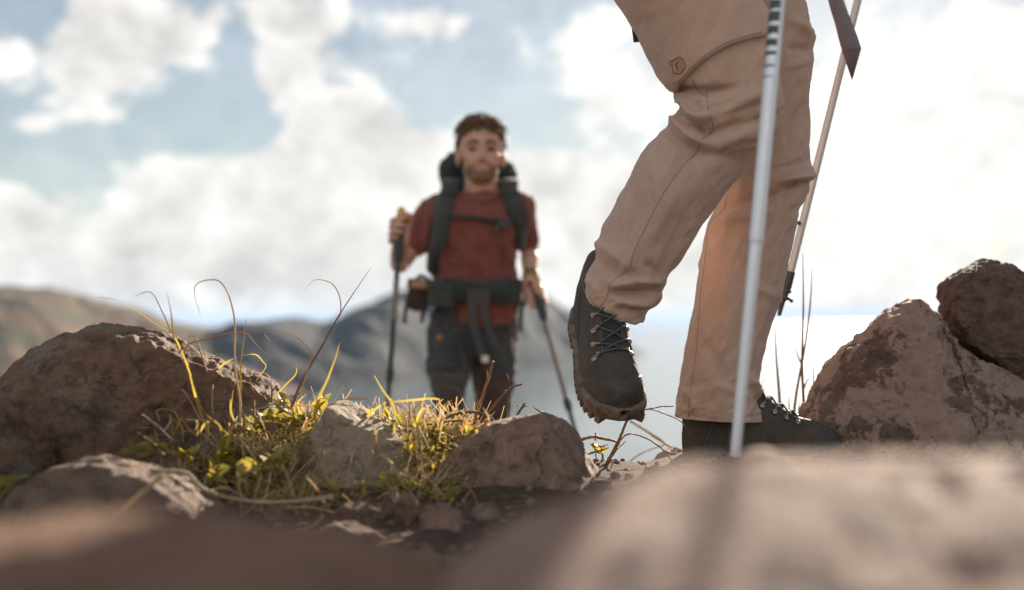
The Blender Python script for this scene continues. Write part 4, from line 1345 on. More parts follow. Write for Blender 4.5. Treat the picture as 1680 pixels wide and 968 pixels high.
for s_ in 'LR':
    sh.capsule(Jw['sh' + s_], .072, Jw['sh' + s_].lerp(Jw['el' + s_], .95), .056); sh.capsule(Jw['neck'] - upw * .09, .07, Jw['sh' + s_], .07)
M_WSHIRT = cloth_mat('grey_shirt_cloth', (.10, .11, .11), (.13, .14, .14))
obj('shirt', remesh(sh, .012, 4), M_WSHIRT, walker)
M_HAIR = None
b = MatB('brown_hair'); M_HAIR = b.set(b.mix(b.noise(80, 4, .6, 0, None, (1, 1, .2)), (.085, .050, .030), (.20, .125, .075)), .55)
wh = MB(); wh.sphere(wP(0, .026, .05), (.084, .098, .088), 24, 16, Jw['headM']); wh.build('hair', M_HAIR, walker)
# ------------------------------------------------------------------ the hiker in the red shirt
HD = 3.9
hk = empty('person', tuple(W(790, 910, HD)))
tag(hk, 'bearded hiker in a rust red T-shirt walking uphill with two poles', 'person')
M_RED = cloth_mat('rust_red_cotton', (.185, .062, .048), (.215, .074, .058), wr=.5, blotch=9)
M_DARKT = cloth_mat('dark_grey_trouser_cloth', (.045, .048, .052), (.065, .064, .062), wr=.6, blotch=6)
M_KNEE = cloth_mat('brown_trouser_cloth', (.060, .046, .038), (.08, .06, .048), wr=.6)
M_PACK = cloth_mat('dark_green_pack_cloth', (.028, .036, .036), (.045, .055, .053), wr=.6)
M_PSTRAP = cloth_mat('pack_strap_cloth', (.045, .054, .052), (.065, .075, .07))
M_POUCH = cloth_mat('brown_pouch_cloth', (.05, .038, .03), (.07, .052, .04))

# poles first: the hands close on them
lp_t, lp_b = W(658, 352, 3.58), W(636, 668, 3.52)
lp_d = (lp_t - lp_b).normalized(); lp_end = lp_b - lp_d * .36
rp_t, rp_b = W(876, 462, 3.80), W(946, 716, 3.55)
rp_d = (rp_t - rp_b).normalized(); rp_end = rp_b - rp_d * .30
gl = W(656.5, 377, 3.579); gr_ = W(880, 480, 3.785)
Jh = dict(pelvis=W(786, 500, HD + .04), chest=W(788, 375, HD + .02), neck=W(790, 312, HD), headc=W(789, 256, HD - .04),
          shR=W(714, 346, HD), shL=W(854, 344, HD + .02), elR=W(656, 432, HD - .06), elL=W(869, 412, HD + .07),
          hipR=W(750, 530, HD + .05), hipL=W(816, 530, HD + .05), knR=W(737, 655, HD - .13), knL=W(811, 650, HD + .03), anR=W(742, 850, HD - .02), anL=W(802, 838, HD + .26),
          toeR=W(738, 885, HD - .16), toeL=W(802, 880, HD + .12), gR=gl, axR=lp_d, gL=gr_, axL=rp_d, headM=Matrix.Rotation(math.radians(4), 3, 'Z') @ Matrix.Rotation(math.radians(-7), 3, 'X'))
Jh['wrR'] = gl + (Jh['elR'] - gl).normalized() * .075; Jh['wrL'] = W(870, 452, HD - .06)
hbody, hP = body_mesh(Jh, .004)
ho = obj('body', hbody, M_SKIN, hk)
co = get_co(hbody); Mi = np.array(Jh['headM'].inverted()); Lc = (co - np.array(Jh['headc'])) @ Mi.T   # head-local coordinates
# stubble beard over jaw, chin and upper lip
nz = fbm(co * 60, 3)
ax_ = np.abs(Lc[:, 0])
bw = sstep(-.040, -.062, Lc[:, 2] - .22 * np.maximum(0, ax_ - .03) + nz * .006) * sstep(-.112, -.098, Lc[:, 2]) * sstep(-.012, -.034, Lc[:, 1]) * sstep(.066, .050, ax_)
mo = np.exp(-((Lc[:, 2] + .046) / .006) ** 2) * sstep(.036, .024, ax_) * (Lc[:, 1] < -.06)
lp = np.exp(-((Lc[:, 2] + .061) / .0075) ** 2) * sstep(.026, .017, ax_) * (Lc[:, 1] < -.07)
bw = np.clip(np.maximum(bw, .8 * mo) * (1 - 1.2 * lp), 0, 1)


def fade_shell(w, off, name, col1, col2, amount):
    sel = w > .03
    o = shell_from(hbody, sel, off, name, None, hk)
    used = sorted({v for p in hbody.polygons if all(sel[k] for k in p.vertices) for v in p.vertices})
    at = o.data.attributes.new('fade', 'FLOAT', 'POINT'); at.data.foreach_set('value', w[used].astype(np.float32))
    b = MatB(name); an = b.N('ShaderNodeAttribute'); an.attribute_name = 'fade'
    f = b.math('MULTIPLY', an.outputs['Fac'], b.ramp(b.noise(260, 3, .7), [(.30, amount * .6), (.65, amount)]))
    b.set(b.mix(f, (.53, .305, .22), b.mix(b.noise(400, 2), col1, col2)), .75)
    o.data.materials.append(b.m)
    return o


fade_shell(bw, .0014, 'beard', (.10, .058, .038), (.19, .108, .07), 1.0)
fade_shell(np.clip(lp, 0, 1), .0010, 'lips', (.38, .17, .14), (.42, .20, .16), .8)
M_EYE_SHADE = MatB('eye').set((.10, .065, .05), .35)  # brown all over: the shade under the brow is painted into the eyes
for s in (-1, 1):
    MB().sphere(hP(s * .031, -.0735, .003), (.0128, .0105, .0055), 14, 10, Jh['headM']).build('eye', M_EYE_SHADE, hk)
    eb = MB(); eb.tube(curve([hP(s * .010, -.093, .021), hP(s * .030, -.089, .028), hP(s * .052, -.075, .021)], 10), [.003, .0045, .0052, .0054, .0054, .005, .0045, .004, .0034, .0022], 8)
    eb.build('eyebrow', M_HAIR, hk)
# short wavy hair: a cap on the scalp plus many curled locks that break its outline
scalp = (Lc[:, 2] > .052 + .25 * np.maximum(0, -Lc[:, 1] - .02) - .62 * np.maximum(0, Lc[:, 1] + .035) + .006 * np.sin(Lc[:, 0] * 160)) & (Lc[:, 2] > -.06) & (Lc[:, 1] > -.085) & (Lc[:, 2] < .2) & (np.abs(Lc[:, 0]) < .1)
thick = np.full(len(co), .005) + .005 * sstep(.06, .12, Lc[:, 2]) + fbm(co * 45, 3) * .008
cap = shell_from(hbody, scalp, thick, 'hair', M_HAIR, hk)
ids = np.where(scalp)[0]; no_ = get_no(hbody)
rh = random.Random(4)
lock = MB()
for k in range(900):
    i = int(ids[rh.randrange(len(ids))]); p = Vector(co[i]) + Vector(no_[i]) * .008; n = Vector(no_[i])
    side = n.orthogonal().normalized(); side.rotate(Quaternion(n, rh.uniform(0, 6.28)))
    ln = rh.uniform(.010, .022) * (1.3 if Lc[i, 2] > .075 else .5); cr = rh.uniform(.5, 1.2)
    up_ = Jh['headM'] @ Vector((0, -.15, 1))
    lock.tube(curve([p, p + n * ln * .55 + up_ * ln * .12, p + n * ln * .8 + side * ln * .45 * cr, p + n * ln * .7 + side * ln * .9 * cr], 6), [.0032, .003, .0028, .0022, .0016, .0006], 5, False)
lk = lock.build('hair_locks', M_HAIR, hk); tag(lk, kind='stuff')

# shirt
up_h = (Jh['chest'] - Jh['pelvis']).normalized(); X1 = Vector((1, 0, 0)); Y1 = Vector((0, 1, 0))


def row(lx, rx, y, d, hd, k=1.0):
    l, r = W(lx, y, d), W(rx, y, d)
    return ((l + r) / 2, (r - l) / 2 * k, Y1 * hd)


sh = MB()
sh.loft([row(738, 846, 533, HD + .02, .115), row(728, 848, 505, HD + .02, .125), row(714, 850, 470, HD + .02, .12), row(710, 846, 440, HD + .02, .12), row(706, 848, 400, HD + .01, .125), row(706, 856, 365, HD, .125),
         row(714, 856, 345, HD, .105), row(732, 838, 327, HD, .085), row(755, 822, 316, HD - .005, .070)], 40)
sh.capsule(W(728, 344, HD), .064, Jh['shR'].lerp(Jh['elR'], .18), .063); sh.capsule(Jh['shR'].lerp(Jh['elR'], .1), .062, Jh['shR'].lerp(Jh['elR'], .56), .058)
sh.capsule(W(844, 342, HD), .064, Jh['shL'], .060); sh.capsule(Jh['shL'], .059, W(864, 394, HD + .05), .048)
sm = remesh(sh, .007, 5)
sc_ = get_co(sm); sn_ = get_no(sm)
# open neck: push the collar down in front, and wrinkle the cotton
wr_ = (np.abs(fbm(sc_ * (14, 14, 7) + 2, 4)) - .2) * -.022 + fbm(sc_ * 11, 3) * .007
set_co(sm, sc_ + sn_ * wr_[:, None])
shirt = obj('shirt', sm, M_RED, hk)
bsh = bvh_of(sm)
# collar rib
cb = MB(); cb.tube([p for p, q in path_on(bsh, [(757, 314), (765, 322), (778, 328), (792, 330), (806, 327), (816, 321), (823, 313)], 24, .002, HD)], .005, 8); cb.build('collar', M_RED, shirt)

# trousers
tr = MB()
tr.loft([row(728, 850, 478, HD + .04, .12), row(708, 850, 520, HD + .04, .125), row(702, 848, 560, HD + .03, .12), row(706, 842, 585, HD + .02, .10)], 36)
tr.loft([row(702, 784, 540, HD + .02, .105), row(699, 776, 575, HD - .02, .10), row(702, 770, 610, HD - .08, .092), row(712, 763, 640, HD - .14, .082), row(714, 761, 670, HD - .15, .080), row(716, 762, 720, HD - .12, .075), row(722, 764, 790, HD - .06, .07), row(724, 766, 850, HD - .03, .07)], 30)
tr.loft([row(776, 850, 540, HD + .04, .105), row(776, 846, 575, HD + .03, .10), row(776, 845, 610, HD + .02, .09), row(778, 840, 640, HD + .02, .083), row(780, 836, 670, HD + .04, .078), row(782, 830, 720, HD + .10, .074), row(782, 824, 790, HD + .18, .07), row(782, 824, 840, HD + .25, .07)], 30)
tm = remesh(tr, .008, 4)
tc_ = get_co(tm); tn_ = get_no(tm)
set_co(tm, tc_ + tn_ * ((np.abs(fbm(tc_ * (13, 13, 9) + 7, 4)) - .2) * -.028 + fbm(tc_ * 9 + 4, 3) * .008)[:, None])
htr = obj('trousers', tm, M_DARKT, hk)
btr = bvh_of(tm)
# brown reinforced lower legs, thigh pocket and a small orange emblem
tpy = HY - (get_co(tm)[:, 2] - CAMZ) / get_co(tm)[:, 1] * F
tpx = CX + get_co(tm)[:, 0] / get_co(tm)[:, 1] * F
shell_from(tm, (tpy > 612 + .2 * (tpx - 740) * (tpx < 775)) , .002, 'knee_panel', M_KNEE, htr)
pk = MB()
pg = [[on_surface(btr, 703 + 42 * u + 4 * v, 552 + 52 * v, .008 + .006 * math.sin(math.pi * u) * math.sin(math.pi * v), HD)[0] for u in np.linspace(0, 1, 8)] for v in np.linspace(0, 1, 8)]
pk.add([p for r in pg for p in r], [(i * 8 + j, i * 8 + j + 1, (i + 1) * 8 + j + 1, (i + 1) * 8 + j) for i in range(7) for j in range(7)]).build('thigh_pocket', M_DARKT, htr)
ep, en = on_surface(btr, 724, 560, .016, HD)
MB().sphere(ep, (.013, .004, .010), 14, 8).build('emblem', MatB('orange_emblem').set((.36, .14, .06), .7), htr)

# boots of the hiker, standing on the slope below the ridge
for (an, toe) in ((Jh['anR'], Jh['toeR']), (Jh['anL'], Jh['toeL'])):
    q = MB(); f = (toe - an); f.z = 0; f.normalize()
    q.loft([(an + Vector((0, 0, .10)), X1 * .055, Y1 * .06), (an + Vector((0, 0, .02)), X1 * .05, Y1 * .058), (an + Vector((0, 0, -.05)), X1 * .048, Y1 * .06)], 20)
    base = an + Vector((0, 0, -.07))
    q.loft([(base - f * .07, X1 * .03, Vector((0, 0, .045))), (base - f * .03, X1 * .044, Vector((0, 0, .055))), (base + f * .06, X1 * .05, Vector((0, 0, .052))), (base + f * .14, X1 * .052, Vector((0, 0, .04))), (base + f * .20, X1 * .03, Vector((0, 0, .025)))], 20)
    obj('boot', remesh(q, .007, 4), M_NUBUCK, hk)

# wrist watch
wv = (Jh['wrL'] - Jh['elL']).normalized(); wc = W(871.5, 458, HD - .075)
MB().tube([wc - wv * .009, wc + wv * .009], .031, 20).build('watch_strap', MatB('yellow_watch_band').set((.30, .21, .05), .6), hk)
MB().tube([wc - wv * .022, wc - wv * .011], .0315, 20).build('wrist_band', M_BLKP, hk)

# ------------------------------------------------------------------ his poles


def hiker_pole(label, top_, bot, dirn, end, knob, lowcol):
    o = empty('trekking_pole', end); tag(o, label, 'trekking pole', 'trekking poles')
    MB().tube([top_ - dirn * .15, top_ - dirn * .13, top_ - dirn * .06, top_ - dirn * .02], [.012, .0165, .0145, .017], 16).build('handle', M_BLKP, o)
    MB().capsule(top_ - dirn * .02, .017, top_ + dirn * .012, .013, 14).build('handle_top', knob, o)
    L_ = (top_ - end).length
    MB().tube([top_ - dirn * .14, top_ - dirn * L_ * .52], .0085, 14).build('upper_shaft', lowcol[0], o)
    MB().tube([top_ - dirn * L_ * .505, top_ - dirn * L_ * .545], .0125, 14).build('clamp', M_BLKP, o)
    MB().tube([top_ - dirn * L_ * .52, end + dirn * .03], [.0075, .006], 14).build('lower_shaft', lowcol[1], o)
    MB().tube([end, end + dirn * .04], [.002, .006], 10).build('tip', M_BLKP, o)
    MB().tube([end + dirn * .05, end + dirn * .055], [.022, .018], 14).build('basket', M_BLKP, o)
    return o


M_YEL = MatB('yellow_knob').set((.62, .36, .03), .5)
M_GRN = MatB('dark_green_shaft').set((.035, .055, .05), .55, .1); M_TAN = MatB('tan_grey_shaft').set((.20, .17, .14), .6, .1)
p_l = hiker_pole('dark trekking pole with yellow topped grip held up at chest height', lp_t, lp_b, lp_d, lp_end, M_YEL, (M_GRN, M_GRN))
MB().tube([lp_t.lerp(lp_b, .34), lp_t.lerp(lp_b, .55)], .0092, 14).build('printed_band', M_TAN, p_l)
hiker_pole('dark trekking pole slanting down to the right of the hiker', rp_t, rp_b, rp_d, rp_end, M_BLKP, (M_TAN, M_GRN))

# ------------------------------------------------------------------ his backpack
bp = empty('backpack', tuple(W(790, 470, HD + .25)))
tag(bp, 'dark green trekking backpack worn by the red shirted hiker', 'backpack')
pkm = MB()
pkm.loft([row(735, 838, 500, HD + .24, .08), row(722, 848, 470, HD + .25, .11), row(718, 848, 400, HD + .26, .13), row(722, 850, 330, HD + .26, .13), row(726, 850, 300, HD + .25, .12), row(736, 840, 288, HD + .24, .09)], 32)
pm = remesh(pkm, .012, 4)
obj('main_bag', pm, M_PACK, bp)
lid = MB()
lid.sphere(W(748, 284, HD + .24), (.062, .10, .075), 20, 14); lid.sphere(W(790, 296, HD + .25), (.10, .11, .075), 20, 14); lid.sphere(W(824, 290, HD + .24), (.055, .095, .062), 20, 14); lid.sphere(W(836, 312, HD + .2), (.035, .06, .05), 16, 10)
lm = remesh(lid, .009, 3)
lc_ = get_co(lm); set_co(lm, lc_ + get_no(lm) * ((np.abs(fbm(lc_ * 22, 4)) - .2) * -.03)[:, None])
obj('lid_pocket', lm, M_PACK, bp)


def strap_on(bv, pts, w0, n, name, mat, parent, off=.007, thick=.010, d=HD, side=None):
    pp = path_on(bv, pts, n, off, d)
    ws = list(np.interp(np.linspace(0, 1, n), np.linspace(0, 1, len(w0)), w0)) if isinstance(w0, (list, tuple)) else w0
    A = np.array([tuple(p) for p, q in pp]); Nn = np.array([tuple(q) for p, q in pp])
    for _ in range(30):
        A[1:-1] = .25 * A[:-2] + .5 * A[1:-1] + .25 * A[2:]; Nn[1:-1] = .25 * Nn[:-2] + .5 * Nn[1:-1] + .25 * Nn[2:]
    A += Nn * .006
    return MB().ribbon([Vector(a) for a in A], ws, side if side is not None else [tuple(Vector((1, 0, 0)) - Vector(q) * q[0]) for q in Nn], thick).build(name, mat, parent)


for (pts, nm) in (([(738, 318), (731, 332), (730, 350), (728, 375), (722, 400), (716, 425), (714, 445)], 'l'), ([(832, 316), (842, 330), (848, 345), (850, 370), (848, 395), (845, 412)], 'r')):
    strap_on(bsh, pts, [.050, .060, .060, .056, .046, .034], 40, 'shoulder_strap', M_PSTRAP, bp, .012, .016)
for (a, z_) in ((W(742, 300, HD + .06), W(736, 322, HD - .07)), (W(828, 300, HD + .06), W(837, 322, HD - .07))):
    MB().ribbon(curve([a + Vector((0, .08, -.02)), a, a.lerp(z_, .6) + Vector((0, 0, .03)), z_], 14), .056, (1, 0, 0), .018).build('strap_bridge', M_PSTRAP, bp)
strap_on(bsh, [(738, 360), (760, 359), (790, 361), (820, 363), (848, 364)], .015, 30, 'sternum_strap', M_PACK, bp, .012, .004, side=(0, 0, 1))
bp_, bn_ = on_surface(bsh, 822, 364, .02, HD)
MB().box(bp_, .045, .012, .024).build('sternum_buckle', M_BLKP, bp, False)
MB().box(on_surface(bsh, 812, 373, .014, HD)[0], .016, .008, .026).build('strap_keeper', M_BLKP, bp, False)
# hip belt with pockets, running round the waist
hb = MB(); ring_ = []
for a in np.linspace(math.radians(-200), math.radians(20), 40):
    c_ = W(785, 482 + 5 * math.sin(a), HD + .02)
    ring_.append(c_ + Vector((.158 * math.cos(a), .150 * math.sin(a), 0)))
wds = list(.085 - .03 * np.exp(-((np.linspace(-1, 1, 40)) / .22) ** 2))
hb.ribbon(ring_, wds, (0, 0, 1), .020); hb.build('hip_belt', M_PACK, bp)
MB().box(W(785, 487, HD - .145), .075, .022, .05).build('belt_buckle', M_BLKP, bp, False)


def soft_box(c_, sx, sy, sz, name, mat, parent, rot=0):
    q = MB(); R_ = Matrix.Rotation(rot, 3, 'Y')
    q.box(c_, sx, sy, sz, R_)
    me = remesh(q, .006, 10, .5)
    k_ = get_co(me); set_co(me, k_ + get_no(me) * (fbm(k_ * 25, 3) * .008)[:, None])
    return obj(name, me, mat, parent)


soft_box(W(724, 484, HD - .10), .085, .06, .075, 'belt_pocket', M_PSTRAP, bp, .1)
soft_box(W(838, 480, HD - .08), .07, .06, .085, 'belt_pocket', M_PACK, bp, -.1)
for (pts, w_) in (([(775, 500), (777, 530), (786, 565), (793, 590)], .026), ([(792, 500), (800, 535), (816, 570), (830, 598)], .024)):
    C = curve([W(x, y, HD - .155 - .02 * k) for k, (x, y) in enumerate(pts)], 14)
    MB().ribbon(C, w_, (1, 0, .1), .003).build('hanging_strap', M_PSTRAP, bp)
MB().box(W(796, 589, HD - .225), .022, .01, .022).build('strap_end_clip', MatB('pale_clip').set((.62, .55, .50), .4), bp, False)
for (x, y0, y1) in ((664, 505, 531), (692, 508, 530), (854, 505, 545)):
    C = curve([W(x + 4, y0 - 12, HD - .03), W(x + 2, y0, HD - .03), W(x, y1, HD - .03)], 8)
    MB().ribbon(C, .013, (1, 0, 0), .003).build('hanging_strap', M_PACK, bp)
# camera bag on the belt
cb_ = empty('camera_pouch', tuple(W(688, 505, HD - .02)))
tag(cb_, 'small dark brown pouch hanging at the hiker\'s hip belt', 'pouch')
soft_box(W(686, 485, HD - .02), .075, .07, .105, 'pouch_body', M_POUCH, cb_, .15)
soft_box(W(690, 466, HD - .05), .055, .05, .035, 'pouch_lid', MatB('tan_leather').set((.36, .22, .14), .6), cb_, .2)
MB().tube(curve([W(676, 470, HD - .05), W(690, 452, HD - .06), W(706, 462, HD - .06)], 10), .006, 8).build('carry_loop', M_BLKP, cb_)
# ------------------------------------------------------------------ grass, plants and twigs on the ridge


def leaf_mat(name, c1, c2, trans, rough=.6, tfac=.5):
    b = MatB(name)
    oi = b.N('ShaderNodeObjectInfo')
    f = b.math('ADD', b.math('MULTIPLY', b.noise(38, 3, .6), .8), b.math('MULTIPLY', oi.outputs['Random'], .35))
    c = b.mix(b.ramp(f, [(.35, 0.0), (.75, 1.0)]), c1, c2)
    b.set(c, rough, 0)
    t = b.N('ShaderNodeBsdfTranslucent'); b.L(b.mix(1.0, c, trans, 'MULTIPLY'), t.inputs[0])
    mx = b.N('ShaderNodeMixShader'); mx.inputs[0].default_value = tfac
    b.L(b.p.outputs[0], mx.inputs[1]); b.L(t.outputs[0], mx.inputs[2]); b.L(mx.outputs[0], b.out.inputs[0])
    return b.m


M_LEAF = leaf_mat('yellow_green_leaf', (.14, .15, .04), (.42, .35, .10), (1.6, 1.4, .8))
M_BLADE = leaf_mat('yellow_grass', (.30, .26, .07), (.46, .35, .11), (1.3, 1.2, .8))
M_DRY = leaf_mat('dry_straw', (.40, .30, .17), (.56, .43, .27), (1.2, 1.0, .8), .7, .35)
M_ORNG = leaf_mat('orange_straw', (.36, .18, .08), (.44, .27, .13), (1.2, 1.0, .8), .7, .35)
M_TWIG = MatB('brown_twig'); M_TWIG = M_TWIG.set(M_TWIG.mix(M_TWIG.noise(120, 5, .7), (.10, .058, .042), (.24, .145, .10)), .85, 0, M_TWIG.bump(M_TWIG.noise(300, 4), .5, .002))
M_TWIGO = MatB('orange_twig'); M_TWIGO = M_TWIGO.set(M_TWIGO.mix(M_TWIGO.noise(90, 5, .7), (.22, .10, .04), (.42, .21, .085)), .8)
rp = random.Random(21)


def blade(pts, d, w_px, mat, parent, name='blade', flat=True, taper=True, droop=0.0, n=None, dd=None):
    """one leaf of grass along a pixel path; dd: how much nearer or farther its tip stands"""
    n = n or max(10, len(pts) * 5)
    C = catmull([(x, y, 0) for x, y in pts], n)
    dd = rp.uniform(-.07, .07) if dd is None else dd
    P = [W(q[0], q[1], d + dd * (i / (n - 1)) ** 1.3) for i, q in enumerate(C)]
    w_ = w_px / F * d
    ws = [w_ * ((1 - .85 * (i / (n - 1)) ** 1.6) if taper else 1.0) * (.75 + .25 * min(1, i / 3)) for i in range(n)]
    m = MB()
    if flat and w_px > 3.3:
        a0 = rp.uniform(0, 3.14); tw_ = rp.uniform(-1.6, 1.6)
        sd = [(math.cos(a0 + tw_ * i / n) * .9, math.sin(a0 + tw_ * i / n), .25) for i in range(n)]
        m.ribbon(P, [x * 1.25 for x in ws], sd)
    else:
        m.tube(P, [x * .62 for x in ws], 6)
    return m.build(name, mat, parent)


tuft = empty('grass_tuft', tuple(W(340, 720, 1.86)))
tag(tuft, 'tall yellow grass tuft leaning against the large left boulder', 'grass tuft', 'grass tufts on the ridge')
T1 = [([(394, 690), (394, 657), (387, 614), (385, 579), (385, 527), (376, 486), (362, 463), (345, 459), (324, 465), (319, 483), (330, 521)], 3.2, M_DRY),
      ([(397, 690), (395, 640), (395, 600), (400, 556), (404, 522)], 3, M_BLADE),
      ([(352, 730), (350, 709), (327, 660), (310, 608), (300, 582), (284, 550), (258, 533), (223, 509), (190, 492), (160, 488)], 5.5, M_BLADE),
      ([(300, 582), (284, 550), (268, 515), (248, 480), (220, 486)], 2.6, M_DRY), ([(286, 556), (284, 547), (281, 515), (274, 480)], 3, M_BLADE),
      ([(318, 640), (306, 600), (301, 582), (300, 545)], 4, M_ORNG), ([(345, 720), (330, 680), (318, 640), (308, 600)], 5, M_BLADE),
      ([(320, 680), (333, 642), (350, 614), (374, 593), (402, 583), (420, 582), (431, 593), (436, 602), (420, 625)], 3.4, M_BLADE),
      ([(300, 600), (307, 567), (339, 556), (374, 547), (402, 546), (417, 562), (431, 576), (449, 590)], 2.4, M_ORNG),
      ([(443, 700), (443, 689), (426, 660), (413, 634), (409, 611)], 6, M_BLADE), ([(360, 730), (330, 690), (300, 640), (281, 651), (269, 628), (255, 612), (238, 622), (220, 648), (200, 670)], 3.4, M_DRY),
      ([(335, 690), (321, 648), (295, 622), (272, 611), (262, 611)], 3.8, M_BLADE), ([(270, 725), (278, 715), (298, 686), (319, 654), (330, 640)], 5, M_BLADE),
      ([(290, 740), (305, 705), (318, 680)], 4.5, M_BLADE), ([(262, 745), (280, 700), (300, 668)], 3, M_DRY), ([(375, 720), (378, 680), (383, 640), (392, 610)], 4.5, M_BLADE),
      ([(425, 720), (405, 680), (392, 640), (386, 612), (390, 605), (394, 620)], 3.5, M_DRY), ([(362, 720), (352, 690), (348, 660), (350, 630)], 3.5, M_DRY), ([(392, 705), (380, 680), (378, 655)], 5, M_BLADE),
      ([(340, 610), (330, 580), (322, 555), (312, 552), (305, 570)], 2.6, M_DRY), ([(323, 640), (325, 615), (322, 600)], 5, M_ORNG)]
for (p, w_, mt) in T1:
    blade(p, 1.86 + rp.uniform(-.05, .06), w_, mt, tuft)
tuft2 = empty('grass_tuft', tuple(W(485, 690, 1.92)))
tag(tuft2, 'sparse grass tuft with one long dark stem left of the upright rock', 'grass tuft', 'grass tufts on the ridge')
for (p, w_, mt) in [([(470, 700), (478, 671), (489, 640), (501, 614), (527, 570), (556, 518), (582, 478), (608, 440)], 4.0, M_TWIG), ([(495, 640), (502, 614), (511, 582), (495, 561), (475, 548), (449, 544), (434, 548), (443, 559), (440, 567)], 3.4, M_ORNG),
                    ([(515, 690), (524, 651), (536, 625), (551, 585), (557, 564), (570, 557)], 5.5, M_BLADE), ([(440, 660), (452, 648), (472, 628), (485, 614), (486, 603), (479, 603)], 3.4, M_BLADE),
                    ([(556, 525), (559, 509), (557, 486), (544, 465), (518, 459), (501, 473)], 2.2, M_DRY), ([(420, 672), (440, 666), (470, 652), (507, 644), (531, 649), (543, 660)], 3, M_DRY),
                    ([(540, 668), (543, 664), (570, 655), (602, 655), (612, 660)], 2.4, M_ORNG), ([(505, 700), (512, 670), (519, 648)], 4, M_DRY), ([(447, 700), (445, 670), (446, 640), (443, 630)], 4, M_TWIG), ([(446, 642), (456, 632)], 3, M_TWIG)]:
    blade(p if len(p) > 2 else [p[0], ((p[0][0] + p[1][0]) / 2, (p[0][1] + p[1][1]) / 2), p[1]], 1.90 + rp.uniform(-.05, .06), w_, mt, tuft2)
tuft3 = empty('grass_tuft', tuple(W(650, 690, 1.9)))
tag(tuft3, 'short yellow grass tuft between the upright rock and the broad rock', 'grass tuft', 'grass tufts on the ridge')
for (p, w_, mt) in [([(655, 700), (648, 676), (640, 657), (628, 640), (614, 616)], 4.5, M_BLADE), ([(590, 700), (608, 678), (632, 661), (659, 658), (715, 654), (723, 664), (740, 680)], 4.6, M_BLADE), ([(642, 655), (648, 676), (650, 690)], 7, M_BLADE),
                    ([(612, 725), (612, 737), (614, 755), (624, 770), (640, 776)], 6.5, M_BLADE), ([(680, 700), (690, 675), (705, 665), (722, 667)], 3.4, M_BLADE), ([(672, 690), (672, 670), (673, 646)], 2.4, M_DRY),
                    ([(570, 690), (590, 705), (605, 720), (620, 728)], 4, M_BLADE), ([(600, 700), (620, 712), (640, 730)], 4, M_BLADE), ([(700, 690), (716, 682), (734, 690), (745, 705)], 3.6, M_ORNG), ([(615, 690), (612, 672), (609, 660)], 4.5, M_BLADE),
                    ([(760, 720), (768, 700), (765, 685), (755, 676)], 3.4, M_BLADE), ([(790, 712), (770, 700), (760, 690)], 4, M_BLADE)]:
    blade(p, 1.84 + rp.uniform(-.06, .05), w_, mt, tuft3)
tuft4 = empty('grass_tuft', tuple(W(1300, 735, 2.6)))
tag(tuft4, 'thin tall grass stalks standing behind the planted boot and lichen boulder', 'grass tuft', 'grass tufts on the ridge')
for (p, w_) in [([(1318, 730), (1320, 690), (1316, 600), (1318, 500), (1317, 415)], 2.6), ([(1298, 730), (1306, 650), (1322, 560), (1330, 490), (1332, 440)], 2.2), ([(1284, 730), (1278, 640), (1274, 590), (1271, 530)], 2.2), ([(1310, 725), (1330, 660), (1335, 610), (1328, 580)], 1.8),
                ([(1302, 720), (1296, 690), (1294, 650)], 2), ([(1288, 720), (1280, 690), (1268, 670)], 1.8), ([(1330, 720), (1334, 690), (1342, 660)], 2), ([(1318, 640), (1326, 622), (1338, 615)], 1.6), ([(1316, 600), (1308, 580), (1306, 560)], 1.6),
                ([(1290, 725), (1312, 700), (1330, 698)], 2), ([(1300, 730), (1288, 700), (1270, 690), (1262, 695)], 1.8), ([(1322, 730), (1340, 700), (1352, 690)], 2), ([(1306, 730), (1309, 690), (1312, 655)], 2.2)]:
    blade(p, 2.5 + rp.uniform(-.15, .1), w_ * 1.9, M_TWIG, tuft4, flat=False)
# a few extra blades low in each tuft
for (tf_, xs, ys, d, k) in ((tuft, (230, 440), (690, 745), 1.80, 34), (tuft2, (430, 530), (680, 720), 1.9, 14), (tuft3, (600, 800), (700, 760), 1.80, 34)):
    for i in range(k):
        x = rp.uniform(*xs); y = rp.uniform(*ys); ln = rp.uniform(25, 70); a = rp.gauss(0, .7); cv = rp.uniform(-1, 1)
        p = [(x, y), (x + math.sin(a) * ln * .5, y - math.cos(a) * ln * .5), (x + math.sin(a + cv) * ln, y - math.cos(a + cv * 1.2) * ln * .85)]
        blade(p, d + rp.uniform(-.09, .1), rp.uniform(2.4, 5), rp.choice([M_BLADE, M_BLADE, M_DRY, M_ORNG]), tf_, n=9)


def twig(label, paths, d, mat, group='dry twigs on the ridge'):
    o = empty('twig', tuple(W(paths[0][0][0][0], paths[0][0][0][1], d)))
    tag(o, label, 'twig', group)
    for k, (p, w0, w1) in enumerate(paths):
        n = max(12, len(p) * 6)
        C = catmull([(x, y, 0) for x, y in (p if len(p) > 2 else [p[0], ((p[0][0] + p[1][0]) / 2, (p[0][1] + p[1][1]) / 2), p[1]])], n)
        P = [W(q[0] + rp.uniform(-.5, .5), q[1] + rp.uniform(-.5, .5), d + .01 * math.sin(i * .6)) for i, q in enumerate(C)]
        MB().tube(P, [np.interp(i / (n - 1), [0, 1], [w0, w1]) / 2 / F * d * rp.uniform(.85, 1.2) for i in range(n)], 7).build('stem' if k == 0 else 'branch', mat, o)
    return o


